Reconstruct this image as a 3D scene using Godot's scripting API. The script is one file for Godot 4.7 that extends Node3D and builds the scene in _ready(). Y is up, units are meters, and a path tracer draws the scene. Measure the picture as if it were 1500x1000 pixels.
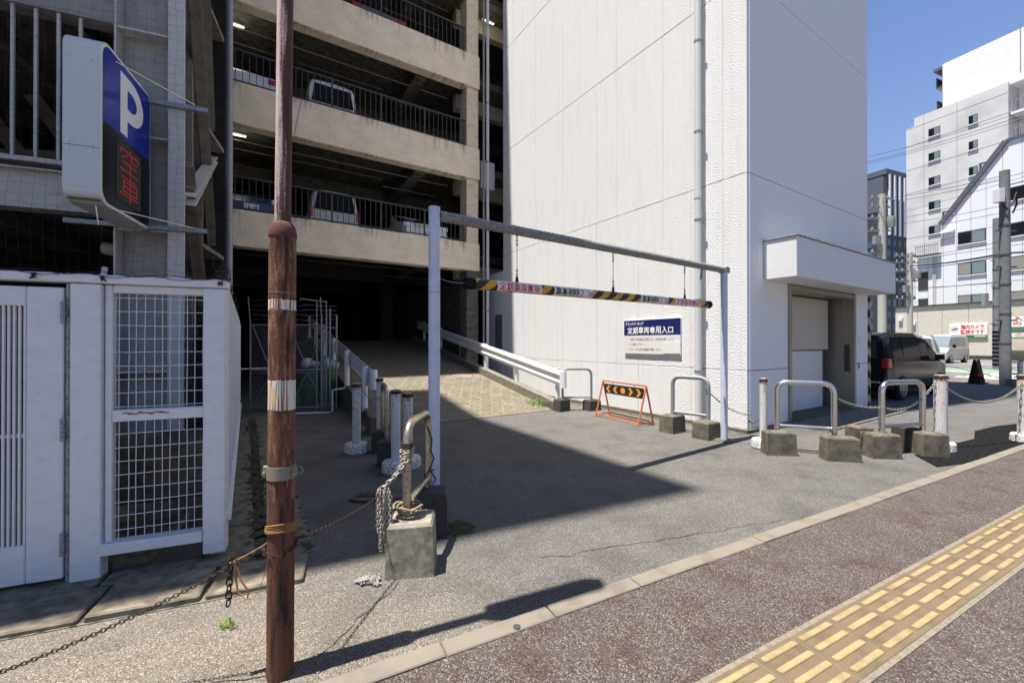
extends Node3D
# A garage yard off a Japanese street: height-limit gate, white lift tower, open parking deck, steel annex.
# y up, metres. The tower, the deck and the ramp share one frame (TF); street things share another (SF).

const TURN := 0.566                                   # turn of the tower and the deck
const STREET := 0.4747                                # turn of the street
const ANNEX := 0.3747                                 # turn of the steel annex and the white fence
var TF := Transform3D(Basis(Vector3.UP, TURN), Vector3(4.07, 0, -7.18))
var SF := Transform3D(Basis(Vector3.UP, STREET), Vector3.ZERO)
var FF := Transform3D(Basis(Vector3.UP, ANNEX), Vector3(-2.07, 0, -2.93))
var AF := Transform3D(Basis(Vector3.UP, ANNEX), Vector3(-4.1, 0, -5.1))
var M := {}
var used := {}
var rng := RandomNumberGenerator.new()

# ---------------------------------------------------------------- objects
func numbered(parent: Node, called: String) -> String:
	var key := str(parent.get_instance_id()) + called
	var n: int = used.get(key, 0)
	used[key] = n + 1
	return called if n == 0 else "%s_%03d" % [called, n]

func tag(o: Node, label: String, category := "", group := "") -> Node:
	if label: o.set_meta("label", label)
	if category: o.set_meta("category", category)
	if group: o.set_meta("group", group)
	return o

func thing(called: String, label: String, category: String, at := Vector3.ZERO, turn := 0.0, group := "") -> Node3D:
	var o := Node3D.new()
	o.name = numbered(self, called)
	add_child(o, true)
	o.position = at
	o.rotation.y = turn
	tag(o, label, category, group)
	return o

func obj(called: String, st: Variant, m: Material, parent: Node = null, at := Vector3.ZERO) -> MeshInstance3D:
	var o := MeshInstance3D.new()
	var p: Node = parent if parent else self
	o.name = numbered(p, called)
	o.mesh = (st as SurfaceTool).commit() if st is SurfaceTool else st
	o.material_override = m
	o.position = at
	p.add_child(o, true)
	return o

func ground(called: String, st: Variant, m: Material, label := "") -> MeshInstance3D:
	var o := obj(called, st, m)
	o.set_meta("kind", "structure")
	if label: o.set_meta("label", label)
	return o

func dup(root: Node3D, at: Vector3, turn: float, label: String, base := "") -> Node3D:
	var r: Node3D = root.duplicate()
	r.name = numbered(self, base if base else String(root.name).rstrip("_0123456789"))
	add_child(r, true)
	r.position = at
	r.rotation.y = turn
	r.set_meta("label", label)
	return r

# ---------------------------------------------------------------- shapes
func sst() -> SurfaceTool:
	var st := SurfaceTool.new()
	st.begin(Mesh.PRIMITIVE_TRIANGLES)
	return st

func tri(st: SurfaceTool, p: Array, n: Array, uv: Array) -> void:
	var order := [0, 1, 2]
	var a: Vector3 = p[0]
	var b: Vector3 = p[1]
	var c: Vector3 = p[2]
	if (a - c).cross(a - b).dot(n[0] + n[1] + n[2]) < 0: order = [0, 2, 1]
	for k in order:
		st.set_normal(n[k])
		st.set_uv(uv[k])
		st.add_vertex(p[k])

# a flat quad a-b-c-d, facing «out»; uv runs from a (0,1) to c (1,0) inside «r»
func quad(st: SurfaceTool, a: Vector3, b: Vector3, c: Vector3, d: Vector3, out: Vector3, r := Rect2(0, 0, 1, 1)) -> void:
	var n := (b - a).cross(d - a).normalized()
	if n.dot(out) < 0: n = -n
	var u := [Vector2(r.position.x, r.end.y), r.end, Vector2(r.end.x, r.position.y), r.position]
	tri(st, [a, b, c], [n, n, n], [u[0], u[1], u[2]])
	tri(st, [a, c, d], [n, n, n], [u[0], u[2], u[3]])

func box(st: SurfaceTool, c: Vector3, s: Vector3, bev := 0.0, bs := Basis.IDENTITY) -> void:
	var h := s / 2.0
	bev = minf(bev, minf(h.x, minf(h.y, h.z)) * 0.9)
	for ax in 3:
		var b := (ax + 1) % 3
		var d := (ax + 2) % 3
		for sg in [-1.0, 1.0]:
			var n := Vector3.ZERO
			n[ax] = sg
			var q := []
			for k in [[-1, -1], [1, -1], [1, 1], [-1, 1]]:
				var v := Vector3.ZERO
				v[ax] = sg * h[ax]
				v[b] = k[0] * (h[b] - bev)
				v[d] = k[1] * (h[d] - bev)
				q.append(c + bs * v)
			var r := Rect2(0, 0, s[b], s[d]) if ax != 0 else Rect2(0, 0, s[d], s[b])
			if ax == 1: quad(st, q[0], q[3], q[2], q[1], bs * n, Rect2(0, 0, s.x, s.z))
			elif ax == 0: quad(st, q[0], q[3], q[2], q[1], bs * n, Rect2(0, 0, s.z, s.y))
			else: quad(st, q[0], q[1], q[2], q[3], bs * n, r)
	if bev <= 0.0: return
	for ax in 3:
		var b := (ax + 1) % 3
		var d := (ax + 2) % 3
		for sb in [-1.0, 1.0]:
			for sd in [-1.0, 1.0]:
				var q := []
				for k in [[-1, 0], [1, 0], [1, 1], [-1, 1]]:
					var v := Vector3.ZERO
					v[ax] = k[0] * (h[ax] - bev)
					v[b] = sb * (h[b] - (bev if k[1] else 0.0))
					v[d] = sd * (h[d] - (0.0 if k[1] else bev))
					q.append(c + bs * v)
				var n := Vector3.ZERO
				n[b] = sb
				n[d] = sd
				quad(st, q[0], q[1], q[2], q[3], bs * n, Rect2(0, 0, s[ax], bev))
	for sx in [-1.0, 1.0]:
		for sy in [-1.0, 1.0]:
			for sz in [-1.0, 1.0]:
				var e := Vector3(sx, sy, sz)
				var p := []
				for ax in 3:
					var v := e * (h - Vector3(bev, bev, bev))
					v[ax] = e[ax] * h[ax]
					p.append(c + bs * v)
				var n := bs * e.normalized()
				tri(st, p, [n, n, n], [Vector2.ZERO, Vector2.RIGHT, Vector2.ONE])

# a bar of square section between two points
func bar(st: SurfaceTool, a: Vector3, b: Vector3, w: float, t: float, up := Vector3.UP, bev := 0.0) -> void:
	var z := (b - a).normalized()
	var x := up.cross(z)
	if x.length() < 0.01: x = Vector3.RIGHT.cross(z)
	x = x.normalized()
	box(st, (a + b) / 2.0, Vector3(w, t, a.distance_to(b)), bev, Basis(x, z.cross(x), z))

# a round tube through points; «r» a number or an array of radii
func tube(st: SurfaceTool, pts: Array, r: Variant, n := 10, caps := true, v0 := 0.0, v1 := 1.0) -> void:
	var m := pts.size()
	var side := Vector3.ZERO
	var rings := []
	var run := [0.0]
	for i in range(1, m): run.append(run[i - 1] + (pts[i] as Vector3).distance_to(pts[i - 1]))
	for i in m:
		var t: Vector3 = ((pts[mini(i + 1, m - 1)] as Vector3) - pts[maxi(i - 1, 0)]).normalized()
		if side == Vector3.ZERO:
			side = t.cross(Vector3.UP if absf(t.y) < 0.9 else Vector3.BACK).normalized()
		side = (side - t * side.dot(t)).normalized()
		var w := t.cross(side)
		var ring := []
		for k in n + 1:
			var a := TAU * k / n
			ring.append(side * cos(a) + w * sin(a))
		rings.append(ring)
	for i in m - 1:
		var ra: float = r[i] if r is Array else r
		var rb: float = r[i + 1] if r is Array else r
		var va: float = lerpf(v0, v1, run[i] / run[m - 1])
		var vb: float = lerpf(v0, v1, run[i + 1] / run[m - 1])
		for k in n:
			var a: Vector3 = pts[i] + rings[i][k] * ra
			var b: Vector3 = pts[i] + rings[i][k + 1] * ra
			var c: Vector3 = pts[i + 1] + rings[i + 1][k + 1] * rb
			var d: Vector3 = pts[i + 1] + rings[i + 1][k] * rb
			var u0 := float(k) / n
			var u1 := float(k + 1) / n
			if ra + rb <= 0.0: continue
			tri(st, [a, b, c], [rings[i][k], rings[i][k + 1], rings[i + 1][k + 1]], [Vector2(u0, va), Vector2(u1, va), Vector2(u1, vb)])
			tri(st, [a, c, d], [rings[i][k], rings[i + 1][k + 1], rings[i + 1][k]], [Vector2(u0, va), Vector2(u1, vb), Vector2(u0, vb)])
	if caps:
		for e in [0, m - 1]:
			var re: float = r[e] if r is Array else r
			if re <= 0.0: continue
			var t: Vector3 = ((pts[0] as Vector3) - pts[1]).normalized() if e == 0 else ((pts[m - 1] as Vector3) - pts[m - 2]).normalized()
			for k in n:
				tri(st, [pts[e], pts[e] + rings[e][k] * re, pts[e] + rings[e][k + 1] * re], [t, t, t], [Vector2(0.5, 0.5), Vector2.ZERO, Vector2.RIGHT])

# a turned shape about the vertical through «c»: profile of (radius, height)
func lathe(st: SurfaceTool, prof: Array, n: int, c := Vector3.ZERO, flat := false) -> void:
	for i in prof.size() - 1:
		var p: Vector2 = prof[i]
		var q: Vector2 = prof[i + 1]
		var s := (q - p).normalized()
		for k in n:
			var a0 := TAU * k / n
			var a1 := TAU * (k + 1) / n
			if flat:
				a0 = TAU * k / n
			var d0 := Vector3(cos(a0), 0, sin(a0))
			var d1 := Vector3(cos(a1), 0, sin(a1))
			var n0 := (d0 * s.y - Vector3.UP * s.x).normalized()
			var n1 := (d1 * s.y - Vector3.UP * s.x).normalized()
			var a := c + d0 * p.x + Vector3.UP * p.y
			var b := c + d1 * p.x + Vector3.UP * p.y
			var e := c + d1 * q.x + Vector3.UP * q.y
			var f := c + d0 * q.x + Vector3.UP * q.y
			var u := [Vector2(float(k) / n, p.y), Vector2(float(k + 1) / n, p.y), Vector2(float(k + 1) / n, q.y), Vector2(float(k) / n, q.y)]
			if p.x > 0: tri(st, [a, b, e], [n0, n1, n1], [u[0], u[1], u[2]])
			if q.x > 0: tri(st, [a, e, f], [n0, n1, n0], [u[0], u[2], u[3]])

# a polygon (x, y) pushed out along z from z0 to z1, under transform x
func prism(st: SurfaceTool, poly: PackedVector2Array, z0: float, z1: float, x := Transform3D()) -> void:
	var idx := Geometry2D.triangulate_polygon(poly)
	for e in [[z0, -1.0], [z1, 1.0]]:
		for t in range(0, idx.size(), 3):
			var p := []
			var u := []
			for k in 3:
				var v := poly[idx[t + k]]
				p.append(x * Vector3(v.x, v.y, e[0]))
				u.append(v)
			var n: Vector3 = x.basis * Vector3(0, 0, e[1])
			tri(st, p, [n, n, n], u)
	var cw := Geometry2D.is_polygon_clockwise(poly)
	for i in poly.size():
		var a := poly[i]
		var b := poly[(i + 1) % poly.size()]
		var nn := Vector2((b - a).y, -(b - a).x) * (-1.0 if cw else 1.0)
		quad(st, x * Vector3(a.x, a.y, z0), x * Vector3(b.x, b.y, z0), x * Vector3(b.x, b.y, z1), x * Vector3(a.x, a.y, z1), x.basis * Vector3(nn.x, nn.y, 0), Rect2(0, 0, a.distance_to(b), absf(z1 - z0)))

func arc(a: Vector3, corner: Vector3, b: Vector3, n := 6) -> Array:
	var out := []
	for k in n + 1:
		var t := float(k) / n
		out.append(a.lerp(corner, t).lerp(corner.lerp(b, t), t))
	return out

# chain links along a sagging line
func links(st: SurfaceTool, pts: Array, size := 0.032, wire := 0.0035) -> void:
	var at := 0.0
	var step := size * 0.72
	var flip := 0
	for i in pts.size() - 1:
		var a: Vector3 = pts[i]
		var b: Vector3 = pts[i + 1]
		var l := a.distance_to(b)
		var t := (b - a).normalized()
		var s := t.cross(Vector3.UP if absf(t.y) < 0.9 else Vector3.RIGHT).normalized()
		while at < l:
			var w := (s if flip % 2 == 0 else t.cross(s)) * (size * 0.3)
			var c := a + t * at
			var h := t * (size * 0.5)
			var q := [c - h, c - h * 0.6 + w, c + h * 0.6 + w, c + h, c + h * 0.6 - w, c - h * 0.6 - w, c - h]
			tube(st, q, wire, 4, false)
			at += step
			flip += 1
		at -= l

func sag(a: Vector3, b: Vector3, drop: float, n := 14) -> Array:
	var out := []
	for k in n + 1:
		var t := float(k) / n
		out.append(a.lerp(b, t) + Vector3.DOWN * drop * 4.0 * t * (1.0 - t))
	return out

# ---------------------------------------------------------------- materials
func lin(r: float, g: float, b: float) -> Color:
	return Color(r, g, b).linear_to_srgb()

func mat(r: float, g: float, b: float, rough := 0.8, metal := 0.0) -> StandardMaterial3D:
	var m := StandardMaterial3D.new()
	m.albedo_color = lin(r, g, b)
	m.roughness = rough
	m.metallic = metal
	return m

func ntex(sd: int, freq: float, ramp: Array, size := 512, kind := FastNoiseLite.TYPE_SIMPLEX_SMOOTH, ret := FastNoiseLite.RETURN_DISTANCE, oct := 4) -> NoiseTexture2D:
	var f := FastNoiseLite.new()
	f.seed = sd
	f.noise_type = kind
	f.frequency = freq
	f.cellular_return_type = ret
	f.fractal_type = FastNoiseLite.FRACTAL_NONE if kind == FastNoiseLite.TYPE_CELLULAR else FastNoiseLite.FRACTAL_FBM
	f.fractal_octaves = oct
	var t := NoiseTexture2D.new()
	t.width = size
	t.height = size
	t.seamless = true
	t.noise = f
	if ramp:
		var g := Gradient.new()
		var offs := PackedFloat32Array()
		var cols := PackedColorArray()
		for e in ramp:
			offs.append(e[0])
			cols.append(lin(e[1], e[2], e[3]))
		g.offsets = offs
		g.colors = cols
		t.color_ramp = g
	return t

func world_tex(m: StandardMaterial3D, t: Texture2D, per_metre: float, bump: Texture2D = null, cm := 0.3) -> StandardMaterial3D:
	m.albedo_texture = t
	m.uv1_triplanar = true
	m.uv1_world_triplanar = true
	m.uv1_scale = Vector3.ONE * per_metre
	if bump:
		m.heightmap_enabled = true
		m.heightmap_texture = bump
		m.heightmap_scale = cm
	return m

# large soft blotches multiplied over the fine pattern
func blotches(m: StandardMaterial3D, t: Texture2D, per_metre: float) -> StandardMaterial3D:
	m.detail_enabled = true
	m.detail_albedo = t
	m.detail_blend_mode = BaseMaterial3D.BLEND_MODE_MUL
	m.detail_uv_layer = BaseMaterial3D.DETAIL_UV_2
	m.uv2_triplanar = true
	m.uv2_world_triplanar = true
	m.uv2_scale = Vector3.ONE * per_metre
	return m

func paint_mat(img: Image, rough := 0.6) -> StandardMaterial3D:
	var m := StandardMaterial3D.new()
	m.albedo_texture = ImageTexture.create_from_image(img)
	m.roughness = rough
	return m

# ---------------------------------------------------------------- lettering: strokes on a 16 x 16 grid
const GLYPH := {
	"定": "81 83|15 13 e3 e5|47 c7|87 8e|8a ca|59 1f|4b 7e ff", "期": "14 84|31 3b|61 6b|36 66|38 68|1b 8b|3c 1f|6c 7f|a1 a9 8f|a1 e1 ef cf|a5 e5|a9 e9",
	"車": "22 d2|34 d4 da 3a 34|37 d7|1c ec|80 8f", "両": "12 e2|2f 25 d5 df bf|82 8b|58 5b bb b8", "専": "13 e3|35 d5 d9 39 35|37 d7|80 89|1b eb|b9 bf 9f|5c 6e",
	"用": "31 39 1f|31 e1 ef cf|36 e6|3a ea|81 8f", "入": "52 82 79 1f|83 a9 ff", "口": "23 2e|23 d3 de|2d dd", "高": "80 82|13 e3|45 b5 b7 47 45|1f 19 e9 ef cf|5b ab ad 5d 5b",
	"制": "33 93|16 a6|60 6f|2d 29 99 9d 8d|33 21|c2 ca|f0 ff df", "限": "11 1f|11 51 37 5a 2b|81 d1 d7 87|84 d4|81 8f ae|b8 ff|e9 bb", "空": "80 82|14 12 e2 e4|64 27|93 96 d6|39 d9|89 8e|1e ee",
	"場": "14 54|30 3c|1d 5b|71 d1 d5 75 71|73 d3|67 f7|77 5b|8a fa ef cf|aa 7f|da af", "内": "13 1f|13 e3 ef cf|81 87 3c|87 bb", "中": "24 d4 da 2a 24|80 8f",
	"監": "11 17 77|11 71|31 37|14 74|a0 82|a3 f3|2a 2f|2a da df|6a 6f|9a 9f|0f ff", "視": "31 33|04 64 1b|38 3f|48 6a|81 e1 e9 89 81|84 e4|86 e6|99 7f|b9 be fe fb",
	"一": "18 e8", "般": "41 12 1f|12 62 6f|08 88|35 36|3a 3c|a1 a5 85|a1 e1 e5 f5|98 e8 8f|99 ff", "客": "80 82|13 11 e1 e3|54 18|54 b4 29|57 eb|4a ba bf 4f 4a",
	"様": "31 3f|14 64|35 0b|36 6a|82 93|d2 c3|84 e4|87 d7|69 f9|b4 bf 9f|8a 6d|cb fe", "正": "12 e2|82 8e|88 d8|36 3e|0e fe", "面": "11 e1|71 64|14 1f|14 e4 ef|1e ee|54 5e|a4 ae|57 a7|5a aa",
	"信": "40 07|35 3f|90 91|63 f3|85 e5|87 e7|8a ea ef 8f 8a", "号": "31 c1 c5 35 31|18 e8|68 5a db cf 8f", "左": "14 e4|70 4a 0f|68 d8|98 9e|4e fe", "折": "14 64|40 4f 2f|1b 69|d1 83 8a 6f|86 f6|c6 cf",
	"歩": "81 87|84 d4|44 47|07 f7|88 8c|5a 2c|eb 3f", "行": "41 05|55 0a|3a 3f|72 e2|67 f7|b7 bf 9f", "者": "14 b4|70 77|07 f7|e1 1b|4a ca cf 4f 4a|4c cc",
	"通": "11 32|06 36 3c|0f 3c ff|62 d2 a4|65 6d|65 e5 ed|68 e8|6a ea|a5 ad", "禁": "12 72|40 47|43 17|44 76|92 f2|c0 c7|b3 97|c4 f6|38 c8|0a fa|8a 8f 6f|4c 2e|bc de", "止": "81 8e|86 d6|36 3e|0e fe",
	"の": "82 7a 4d 26 63 93 d6 da 9e", "お": "14 84|51 5d 2c 29 98 db be 9d|b2 e4", "は": "31 2e|65 e5|b2 bd 7e 6c 9b ee", "よ": "82 8d 4e 3c 6b de|86 d6", "り": "42 49|b2 ba 6f",
	"ご": "33 a4|3a 5d cd|c1 d3|e0 f2", "く": "a2 47 ad", "だ": "14 84|51 2d|86 d6|7b 8d dd|c1 d3|e0 f2", "さ": "24 d4|61 b9|49 4c 7e ae", "い": "33 3a 5d|b4 d9",
	"で": "23 d3 87 8b be|c6 d8", "す": "14 e4|81 8b 6b 59 88|8a 5f", "。": "2c 4c 4e 2e 2c", "・": "77 88", "（": "b1 88 bf", "）": "51 88 5f",
	"ス": "23 c3 1e|89 de", "ロ": "23 2e|23 d3 de|2d dd", "ー": "18 e8", "プ": "23 c3 8d 4f|d0 e1 d2 c1 d0", "グ": "61 27|53 c3 4e|d0 e2", "ラ": "42 b2|25 c5 ae 5f", "ン": "23 55|1e 9b e4",
	"ド": "51 5f|56 b9|a1 b3|d0 e2", "パ": "54 1c|94 dc|d0 f0 f2 d2 d0", "キ": "25 d3|19 e7|61 9f", "カ": "25 d5 be 9e|71 69 1e", "メ": "b1 79 1e|46 cc",
	"2": "34 52 92 b4 b6 3e be", ".": "7d 8e", "1": "55 82 8e", "m": "26 2e|28 56 78 7e|78 a6 c8 ce", "4": "a1 2a da|a1 ae", "6": "a1 45 3a 6e ad ba 87 4a", "-": "38 c8", "3": "22 91 b4 67 ba 9e 2d", "0": "62 37 6e ab a5 62",
}

func stroke(img: Image, a: Vector2, b: Vector2, w: float, c: Color) -> void:
	var lo := Vector2(minf(a.x, b.x), minf(a.y, b.y)) - Vector2.ONE * (w + 1)
	var hi := Vector2(maxf(a.x, b.x), maxf(a.y, b.y)) + Vector2.ONE * (w + 1)
	for y in range(maxi(int(lo.y), 0), mini(int(hi.y) + 1, img.get_height())):
		for x in range(maxi(int(lo.x), 0), mini(int(hi.x) + 1, img.get_width())):
			var p := Vector2(x + 0.5, y + 0.5)
			var q := Geometry2D.get_closest_point_to_segment(p, a, b)
			var k := clampf(w / 2.0 + 0.5 - p.distance_to(q), 0, 1)
			if k > 0: img.set_pixel(x, y, img.get_pixel(x, y).lerp(c, k))

func write(img: Image, text: String, at: Vector2, cell: Vector2, w: float, c: Color, advance := 1.1) -> void:
	for i in text.length():
		var g: String = GLYPH.get(text[i], "")
		var o := at + Vector2(i * cell.x * advance, 0)
		for s in g.split("|", false):
			var last := Vector2.INF
			for p in s.split(" ", false):
				var v := o + Vector2(p[0].hex_to_int() / 15.0, p[1].hex_to_int() / 15.0) * cell
				if last != Vector2.INF: stroke(img, last, v, w, c)
				last = v

# ---------------------------------------------------------------- painted textures
func rust_image(w: int, h: int) -> Image:             # round a pole: brown rust, flaking old paint, two white bands
	var img := Image.create(w, h, false, Image.FORMAT_RGB8)
	var f := FastNoiseLite.new()
	f.seed = 7
	f.frequency = 1.0
	f.fractal_octaves = 4
	for y in h:
		var v := float(y) / h                         # 0 at the foot, 1 at the shoulder
		for x in w:
			var a := TAU * x / w
			var p := Vector3(cos(a), sin(a), 0)
			var streak := f.get_noise_3d(p.x * 1.6, p.y * 1.6, v * 7.0 + 9.0)
			var grain := f.get_noise_3d(p.x * 6.0, p.y * 6.0, v * 150.0)
			var fine := f.get_noise_3d(p.x * 24.0, p.y * 24.0, v * 700.0)
			var drip := (f.get_noise_3d(p.x * 2.2, p.y * 2.2, v * 11.0 + 40.0) + 0.45 * f.get_noise_3d(p.x * 8.0, p.y * 8.0, v * 55.0 + 4.0))
			var c := Color(0.075, 0.028, 0.017).lerp(Color(0.145, 0.054, 0.026), clampf(0.5 + grain + streak, 0, 1))
			c = c.lerp(Color(0.026, 0.012, 0.011), clampf(-streak * 2.4 + fine * 0.8 - 0.15 + 0.3 * clampf(0.35 - v, 0, 1), 0, 1))
			if v > 0.4: c = c.lerp(Color(0.27, 0.175, 0.13), clampf((drip - 0.05) * 1.5 + fine * 0.8, 0, 0.75))
			if v > 0.4: c = c.lerp(Color(0.30, 0.12, 0.04), clampf((grain * 0.6 + drip * 1.2 - 0.3) * 3.0, 0, 0.7))
			var edge := 0.006 * drip + 0.004 * grain
			if (v > 0.603 + edge * 0.6 and v < 0.67 + edge * 0.3) or (v > 0.828 + edge and v < 0.851 + edge * 0.4):
				var worn := clampf((f.get_noise_3d(p.x * 5.0, p.y * 5.0, v * 4.0 + 11.0) * 1.5 + fine * 0.3 - 0.12) * 4.0, 0, 1)
				c = Color(0.66, 0.63, 0.57).lerp(Color(0.42, 0.17, 0.05), worn)
				c = c.lerp(Color(0.12, 0.04, 0.02), clampf((worn - 0.75) * 3.0, 0, 0.9))
			if v > 0.618 and v < 0.655 and a > 4.25 and a < 4.8: c = c.lerp(Color(0.62, 0.4, 0.14), 0.7)
			c = c * (1.0 + fine * 0.35)
			img.set_pixel(x, y, Color(clampf(c.r, 0, 1), clampf(c.g, 0, 1), clampf(c.b, 0, 1)).linear_to_srgb())
	return img

func rust_thin(w: int, h: int) -> Image:              # the thin upper pole: pinkish worn paint on one side, brown rust on the other
	var img := Image.create(w, h, false, Image.FORMAT_RGB8)
	var f := FastNoiseLite.new()
	f.seed = 17
	f.frequency = 1.0
	for y in h:
		for x in w:
			var a := TAU * x / w
			var s := f.get_noise_3d(cos(a) * 1.4, sin(a) * 1.4, float(y) / h * 3.0)
			var fine := f.get_noise_3d(cos(a) * 14.0, sin(a) * 14.0, float(y) / h * 90.0)
			var k := clampf((s * 0.9 + 0.8 * cos(a - 3.75) + fine * 0.5) * 2.6 - 0.2, 0, 1)
			var c := Color(0.085, 0.032, 0.022).lerp(Color(0.52, 0.40, 0.345), k) * (1.0 + fine * 0.5 + s * 0.3)
			img.set_pixel(x, y, Color(c.r, c.g, c.b).linear_to_srgb())
	return img

func chipped_image(w: int, h: int, sd: int, amount: float) -> Image:   # white paint with rust at the top and drips
	var img := Image.create(w, h, false, Image.FORMAT_RGB8)
	var f := FastNoiseLite.new()
	f.seed = sd
	f.frequency = 1.0
	for y in h:
		var v := float(y) / h
		for x in w:
			var a := TAU * x / w
			var n := f.get_noise_3d(cos(a) * 3.0, sin(a) * 3.0, v * 9.0)
			var m := f.get_noise_3d(cos(a) * 9.0, sin(a) * 9.0, v * 26.0)
			var d := f.get_noise_3d(cos(a) * 8.0, sin(a) * 8.0, v * 2.0 + 30.0)
			var c := Color(0.60, 0.60, 0.58) * (1.0 + 0.14 * n)
			c = c.lerp(Color(0.40, 0.27, 0.17), clampf((d - 0.22) * 4.0, 0, 1) * 0.7)
			var r := clampf((n + m * 0.7 - 0.42 + amount + maxf(0.0, v - 0.87) * 6.0) * 7.0, 0, 1)
			c = c.lerp(Color(0.12, 0.05, 0.03).lerp(Color(0.26, 0.10, 0.04), clampf(0.5 + m, 0, 1)), r)
			img.set_pixel(x, y, Color(c.r, c.g, c.b).linear_to_srgb())
	return img

func spandrel_image(w: int, h: int) -> Image:         # beige painted concrete, dark runs from the top edge
	var img := Image.create(w, h, false, Image.FORMAT_RGB8)
	var f := FastNoiseLite.new()
	f.seed = 23
	f.frequency = 1.0
	for x in w:
		var l := f.get_noise_2d(x * 0.004, 5.0)
		var reach := clampf(0.14 + 0.6 * f.get_noise_2d(x * 0.025, 80.0) + 0.24 * f.get_noise_2d(x * 0.08, 3.0), 0.03, 1.0)
		var dark := clampf(0.30 + f.get_noise_2d(x * 0.009, 44.0) * 1.6 + 0.7 * f.get_noise_2d(x * 0.05, 60.0), 0, 0.95)
		for y in h:
			var v := float(y) / h                     # 0 at the top edge
			var n := f.get_noise_2d(x * 0.012, y * 0.02)
			var m := f.get_noise_2d(x * 0.1 + 90.0, y * 0.06)
			var c := Color(0.78, 0.655, 0.50) * (1.0 + 0.14 * n + 0.10 * l + 0.07 * m)
			var k := clampf((reach - v + 0.16 * m) / 0.30, 0, 1) * dark
			c = c.lerp(Color(0.10, 0.085, 0.07), k * 0.8)
			c = c.lerp(Color(0.80, 0.71, 0.58), clampf((f.get_noise_2d(x * 0.02 + 300.0, y * 0.03) - 0.28) * 4.0, 0, 0.6))
			img.set_pixel(x, y, Color(c.r, c.g, c.b).linear_to_srgb())
	return img

func bar_image() -> Image:                            # the wrap of the hanging bar: hazard stripes and four stickers
	var w := 1648
	var h := 128
	var img := Image.create(w, h, false, Image.FORMAT_RGB8)
	for y in h:
		for x in w:
			var s := fposmod(x + y * 1.15, 92.0)
			img.set_pixel(x, y, lin(0.018, 0.018, 0.018) if s < 46 else lin(0.62, 0.33, 0.02))
	var red := lin(0.55, 0.02, 0.03)
	for e in [[0.071, 0.207, 0], [0.249, 0.394, 1], [0.605, 0.747, 1], [0.784, 0.935, 0]]:
		var x0 := int(e[0] * w)
		var x1 := int(e[1] * w)
		img.fill_rect(Rect2i(x0, 43, x1 - x0, 46), lin(0.72, 0.71, 0.69))
		var cell := Vector2((x1 - x0 - 20) / (6.0 if e[2] == 0 else 6.1) / 1.1, 34)
		if e[2] == 0:
			write(img, "定期車両専用", Vector2(x0 + 10, 49), cell, 3.6, red)
		else:
			write(img, "車高制限", Vector2(x0 + 8, 49), cell, 3.8, lin(0.01, 0.01, 0.01))
			write(img, "2.1m", Vector2(x0 + 8 + cell.x * 4.5, 49), Vector2(cell.x * 0.75, 34), 4.2, red, 0.62 / 0.75)
	return img

func sign_image() -> Image:
	var img := Image.create(1024, 520, false, Image.FORMAT_RGB8)
	img.fill(lin(0.74, 0.73, 0.70))
	img.fill_rect(Rect2i(0, 0, 1024, 238), lin(0.008, 0.014, 0.115))
	var wh := lin(0.8, 0.8, 0.8)
	write(img, "グランドパーキング", Vector2(30, 32), Vector2(36, 48), 7.0, wh)
	write(img, "定期車両専用入口", Vector2(74, 108), Vector2(94, 100), 14.0, wh, 1.13)
	var bk := lin(0.03, 0.03, 0.03)
	write(img, "・一般のお客様は正面入口（信号左折）より", Vector2(60, 280), Vector2(38, 40), 4.0, bk, 1.13)
	write(img, "ご入場ください。", Vector2(103, 358), Vector2(38, 40), 4.0, bk, 1.13)
	write(img, "・スロープは歩行者通行禁止です。", Vector2(60, 434), Vector2(38, 40), 4.0, bk, 1.1)
	return img

func p_sign_image() -> Image:                         # blue field with a white P over a black lower panel
	var img := Image.create(384, 544, false, Image.FORMAT_RGB8)
	img.fill(lin(0.012, 0.03, 0.30))
	img.fill_rect(Rect2i(0, 268, 384, 276), lin(0.012, 0.012, 0.014))
	var wh := lin(0.78, 0.78, 0.78)
	img.fill_rect(Rect2i(124, 28, 56, 226), wh)
	for y in range(28, 192):
		for x in range(180, 318):
			var dy := (y - 109.0) / 81.0
			var dx := (x - 212.0) / 104.0
			var ins := x < 212 or dx * dx + dy * dy < 1.0
			var iy := (y - 109.0) / 36.0
			var ix := (x - 208.0) / 50.0
			var hole := absf(iy) < 1.0 and (x < 208 or ix * ix + iy * iy < 1.0)
			if ins and not hole: img.set_pixel(x, y, wh)
	return img

func camera_sign_image() -> Image:
	var img := Image.create(512, 208, false, Image.FORMAT_RGB8)
	img.fill(lin(0.78, 0.78, 0.76))
	img.fill_rect(Rect2i(0, 160, 512, 48), lin(0.03, 0.17, 0.06))
	img.fill_rect(Rect2i(340, 168, 150, 20), lin(0.5, 0.5, 0.45))
	var red := lin(0.5, 0.02, 0.03)
	write(img, "場内カメラ", Vector2(160, 24), Vector2(58, 54), 9.0, red, 1.1)
	write(img, "監視中です", Vector2(160, 92), Vector2(58, 54), 9.0, red, 1.1)
	var bk := lin(0.02, 0.02, 0.02)
	for k in 24:
		var a := TAU * k / 24
		var b := TAU * (k + 1) / 24
		stroke(img, Vector2(76 + 52 * cos(a), 80 + 34 * sin(a)), Vector2(76 + 52 * cos(b), 80 + 34 * sin(b)), 4, bk)
	stroke(img, Vector2(52, 84), Vector2(98, 74), 22, bk)
	stroke(img, Vector2(98, 74), Vector2(112, 72), 10, bk)
	return img

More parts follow.
